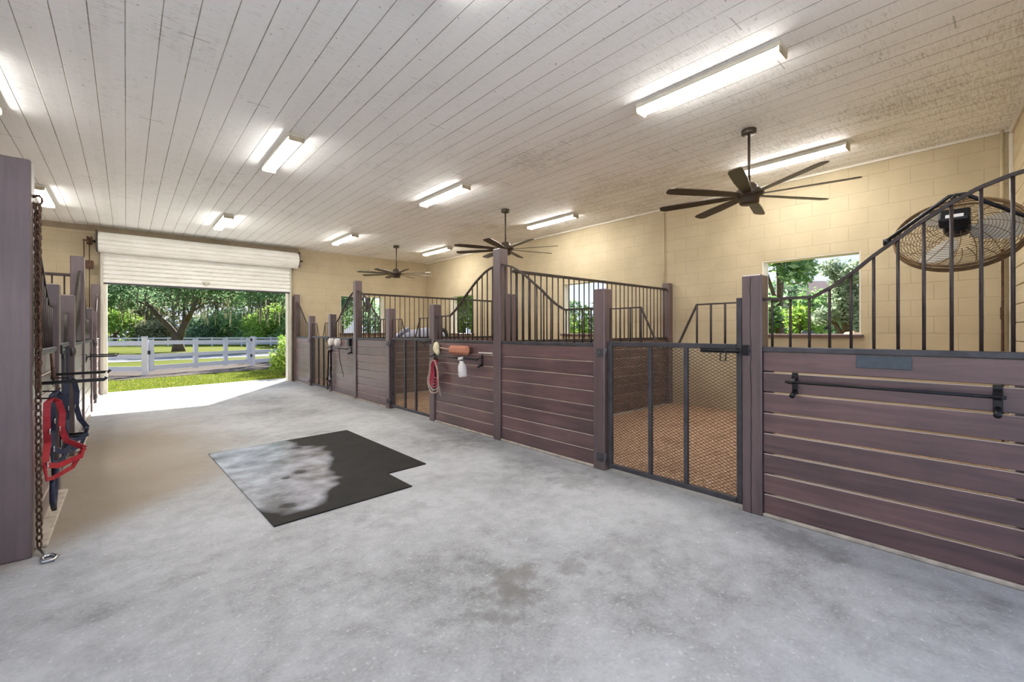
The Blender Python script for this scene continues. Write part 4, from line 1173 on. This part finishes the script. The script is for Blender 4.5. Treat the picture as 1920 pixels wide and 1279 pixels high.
for i, (x, w, h, s, m, l) in enumerate(specs):
    p = bearing(x, w); p.z = ground_z(p.y)
    tree('background_tree', p, h, s, m, l, 'tree', 11000 if h > 8 else 5200, .30 if h > 8 else .2, TG, .3, .03, 16, 20 + i)
# shrub right of the entrance, outside
random.seed(5); sb = Vector((3.62, 14.6, -.02)); t = thing('shrub', sb, 'leafy green shrub outside by the right entrance jamb', 'shrub')
b = MB(); leaves(b, [(sb + Vector((0, 0, .55)), (.42, .42, .42)), (sb + Vector((.1, .1, .95)), (.3, .3, .35)), (sb + Vector((-.1, -.05, .4)), (.36, .36, .3))], 1500, .055); b.build('foliage', 'leaf_bright', t, fix=False)
b = MB()
for i in range(6): b.tube([sb + Vector((random.uniform(-.05, .05), random.uniform(-.05, .05), -.05)), sb + Vector((random.uniform(-.2, .2), random.uniform(-.2, .2), .6))], .014, 5)
b.build('stem', 'bark', t)

# views through the stall windows
WG = 'trees outside the right wall windows'
wt = [(1462, 15.0, 7.0, 1.7, 'leaf_mid', 'full green tree in the left half of the nearest window', 9000, .13, .12),
      (1592, 10.5, 3.1, .74, 'leaf_silver', 'silvery leaved tree in the right half of the nearest window', 8000, .06, .08),
      (1500, 13.0, 2.2, .70, 'leaf_bright', 'bright yellow green bush low in the nearest window', 1800, .07, .2),
      (1440, 19.0, 3.6, 2.0, 'leaf_oak', 'blue green bush low at the left of the nearest window', 2600, .14, .1),
      (1552, 17.0, 3.0, 1.5, 'leaf_mid', 'mid green bush in front of the house', 2200, .12, .1),
      (1085, 17.0, 2.15, 2.2, 'leaf_bright', 'low bright hedge bush in the second window', 3600, .10, .2),
      (1030, 24.0, 8.5, 2.0, 'leaf_oak', 'tree at the left edge of the second window', 4000, .16, .3),
      (868, 21.0, 4.0, 1.6, 'leaf_bright', 'light green tree filling the third window', 4200, .12, .08),
      (885, 27.0, 8.0, 2.2, 'leaf_mid', 'taller tree behind in the third window', 4000, .16, .3),
      (690, 30.0, 10.0, 3.4, 'leaf_oak', 'dark green tree seen through the far wall window', 7000, .17, .10),
      (640, 34.0, 10.0, 3.4, 'leaf_mid', 'green tree at the left of the far wall window', 6000, .17, .10)]
for i, (x, w, h, s, m, l, n, sz, low) in enumerate(wt):
    p = bearing(x, w); p.z = ground_z(p.y) - .02
    tree('garden_tree', p, h, s, m, l, 'tree' if h > 4.2 else 'bush', n, sz, WG, .16, low, 10, 50 + i)
# the neighbouring house
hc = bearing(1532, 30); hd = Vector((SY_, CY_, 0)); hr = Vector((CY_, -SY_, 0))
t = thing('house', hc, 'house with a brown hipped roof among the trees in the nearest window', 'house')
mt = Matrix(((hr.x, hd.x, 0, hc.x), (hr.y, hd.y, 0, hc.y), (0, 0, 1, 0), (0, 0, 0, 1)))
b = MB(); b.box((-2.0, 0, 0), (4.0, 6, 3.55), .02, mt); b.build('wall', 'house', t)
b = MB(); b.add([mt @ Vector(p) for p in ((-2.6, -.6, 3.5), (4.6, -.6, 3.5), (4.6, 6.6, 3.5), (-2.6, 6.6, 3.5), (.2, 2.6, 5.0), (2.4, 2.6, 5.0))], [(0, 1, 5, 4), (1, 2, 5), (2, 3, 4, 5), (3, 0, 4), (0, 3, 2, 1)]); b.build('roof', 'roof_house', t)
for x in (-1.2, .8, 2.6):
    b = MB(); b.box((x, -.03, 2.0), (x + .9, .02, 3.1), .01, mt); b.build('window_pane', 'glassdark', t)
# dark garden bench and tan stone outside the nearest window
p = bearing(1532, 11.5); t = thing('garden_bench', p, 'dark green bench low in the nearest window', 'bench')
mt = Matrix(((hr.x, hd.x, 0, p.x), (hr.y, hd.y, 0, p.y), (0, 0, 1, 0), (0, 0, 0, 1)))
b = MB(); b.box((-.17, -.05, .55), (.17, .35, .62), .01, mt); b.build('seat', 'slate', t)
b = MB(); b.box((-.17, .33, .62), (.17, .38, 1.30), .01, mt); b.build('backrest', 'slate', t)
for sx in (-.14, .14):
    for sy in (0, .3):
        b = MB(); b.box((sx - .02, sy - .02, -.02), (sx + .02, sy + .02, .55), .004, mt); b.build('leg', 'slate', t)
p = bearing(1598, 8.75); b = MB(); b.ellipsoid(p + Vector((0, 0, .6)), (.45, .35, .68), 18, 10, None, .04)
tag(b.build('boulder', 'sandstone', loc=p), 'tan boulder low in the right corner of the nearest window', 'rock')

# ================================================================ LIGHT, SKY, CAMERA
sun = bpy.data.lights.new('sun', 'SUN'); sun.energy = 8.4; sun.angle = math.radians(.8); sun.color = (1, .95, .86)
so = bpy.data.objects.new('sun', sun); COL.objects.link(so)
sd = Vector((2.0, 3.2, 2.36)).normalized()
so.rotation_euler = sd.to_track_quat('Z', 'Y').to_euler(); so.location = sd * 40
w = bpy.data.worlds.new('sky'); S.world = w; w.use_nodes = True
nt = w.node_tree; nt.nodes.clear()
out = nt.nodes.new('ShaderNodeOutputWorld'); bg = nt.nodes.new('ShaderNodeBackground')
tc = nt.nodes.new('ShaderNodeTexCoord'); sp = nt.nodes.new('ShaderNodeSeparateXYZ'); cr = nt.nodes.new('ShaderNodeValToRGB')
el = cr.color_ramp.elements
el[0].position = 0.0; el[0].color = (.62, .68, .80, 1)
el[1].position = .9; el[1].color = (.34, .48, .80, 1)
e2 = el.new(.25); e2.color = (.50, .60, .82, 1)
nt.links.new(tc.outputs['Generated'], sp.inputs[0]); nt.links.new(sp.outputs[2], cr.inputs[0])
nt.links.new(cr.outputs[0], bg.inputs[0]); nt.links.new(bg.outputs[0], out.inputs[0])
bg.inputs[1].default_value = .62

cam = bpy.data.cameras.new('camera'); co = bpy.data.objects.new('camera', cam); COL.objects.link(co)
cam.sensor_width = 36; cam.sensor_fit = 'HORIZONTAL'; cam.lens = F_PX / 1920 * 36
cam.shift_y = (HYP - 639.5) / 1920; cam.clip_start = .05; cam.clip_end = 500
co.matrix_world = Matrix.Translation((0, 0, CAM_H)) @ Matrix.Rotation(-YAW, 4, 'Z') @ Matrix.Rotation(PI / 2, 4, 'X') @ Matrix.Rotation(ROLL, 4, 'Z')
S.camera = co
S.view_settings.view_transform = 'Standard'; S.view_settings.look = 'None'; S.view_settings.gamma = 1.0
S.view_settings.use_curve_mapping = False; S.view_settings.exposure = 1.42
S.cycles.max_bounces = 10; S.cycles.diffuse_bounces = 6; S.cycles.use_denoising = True
S.cycles.sample_clamp_indirect = 8.0
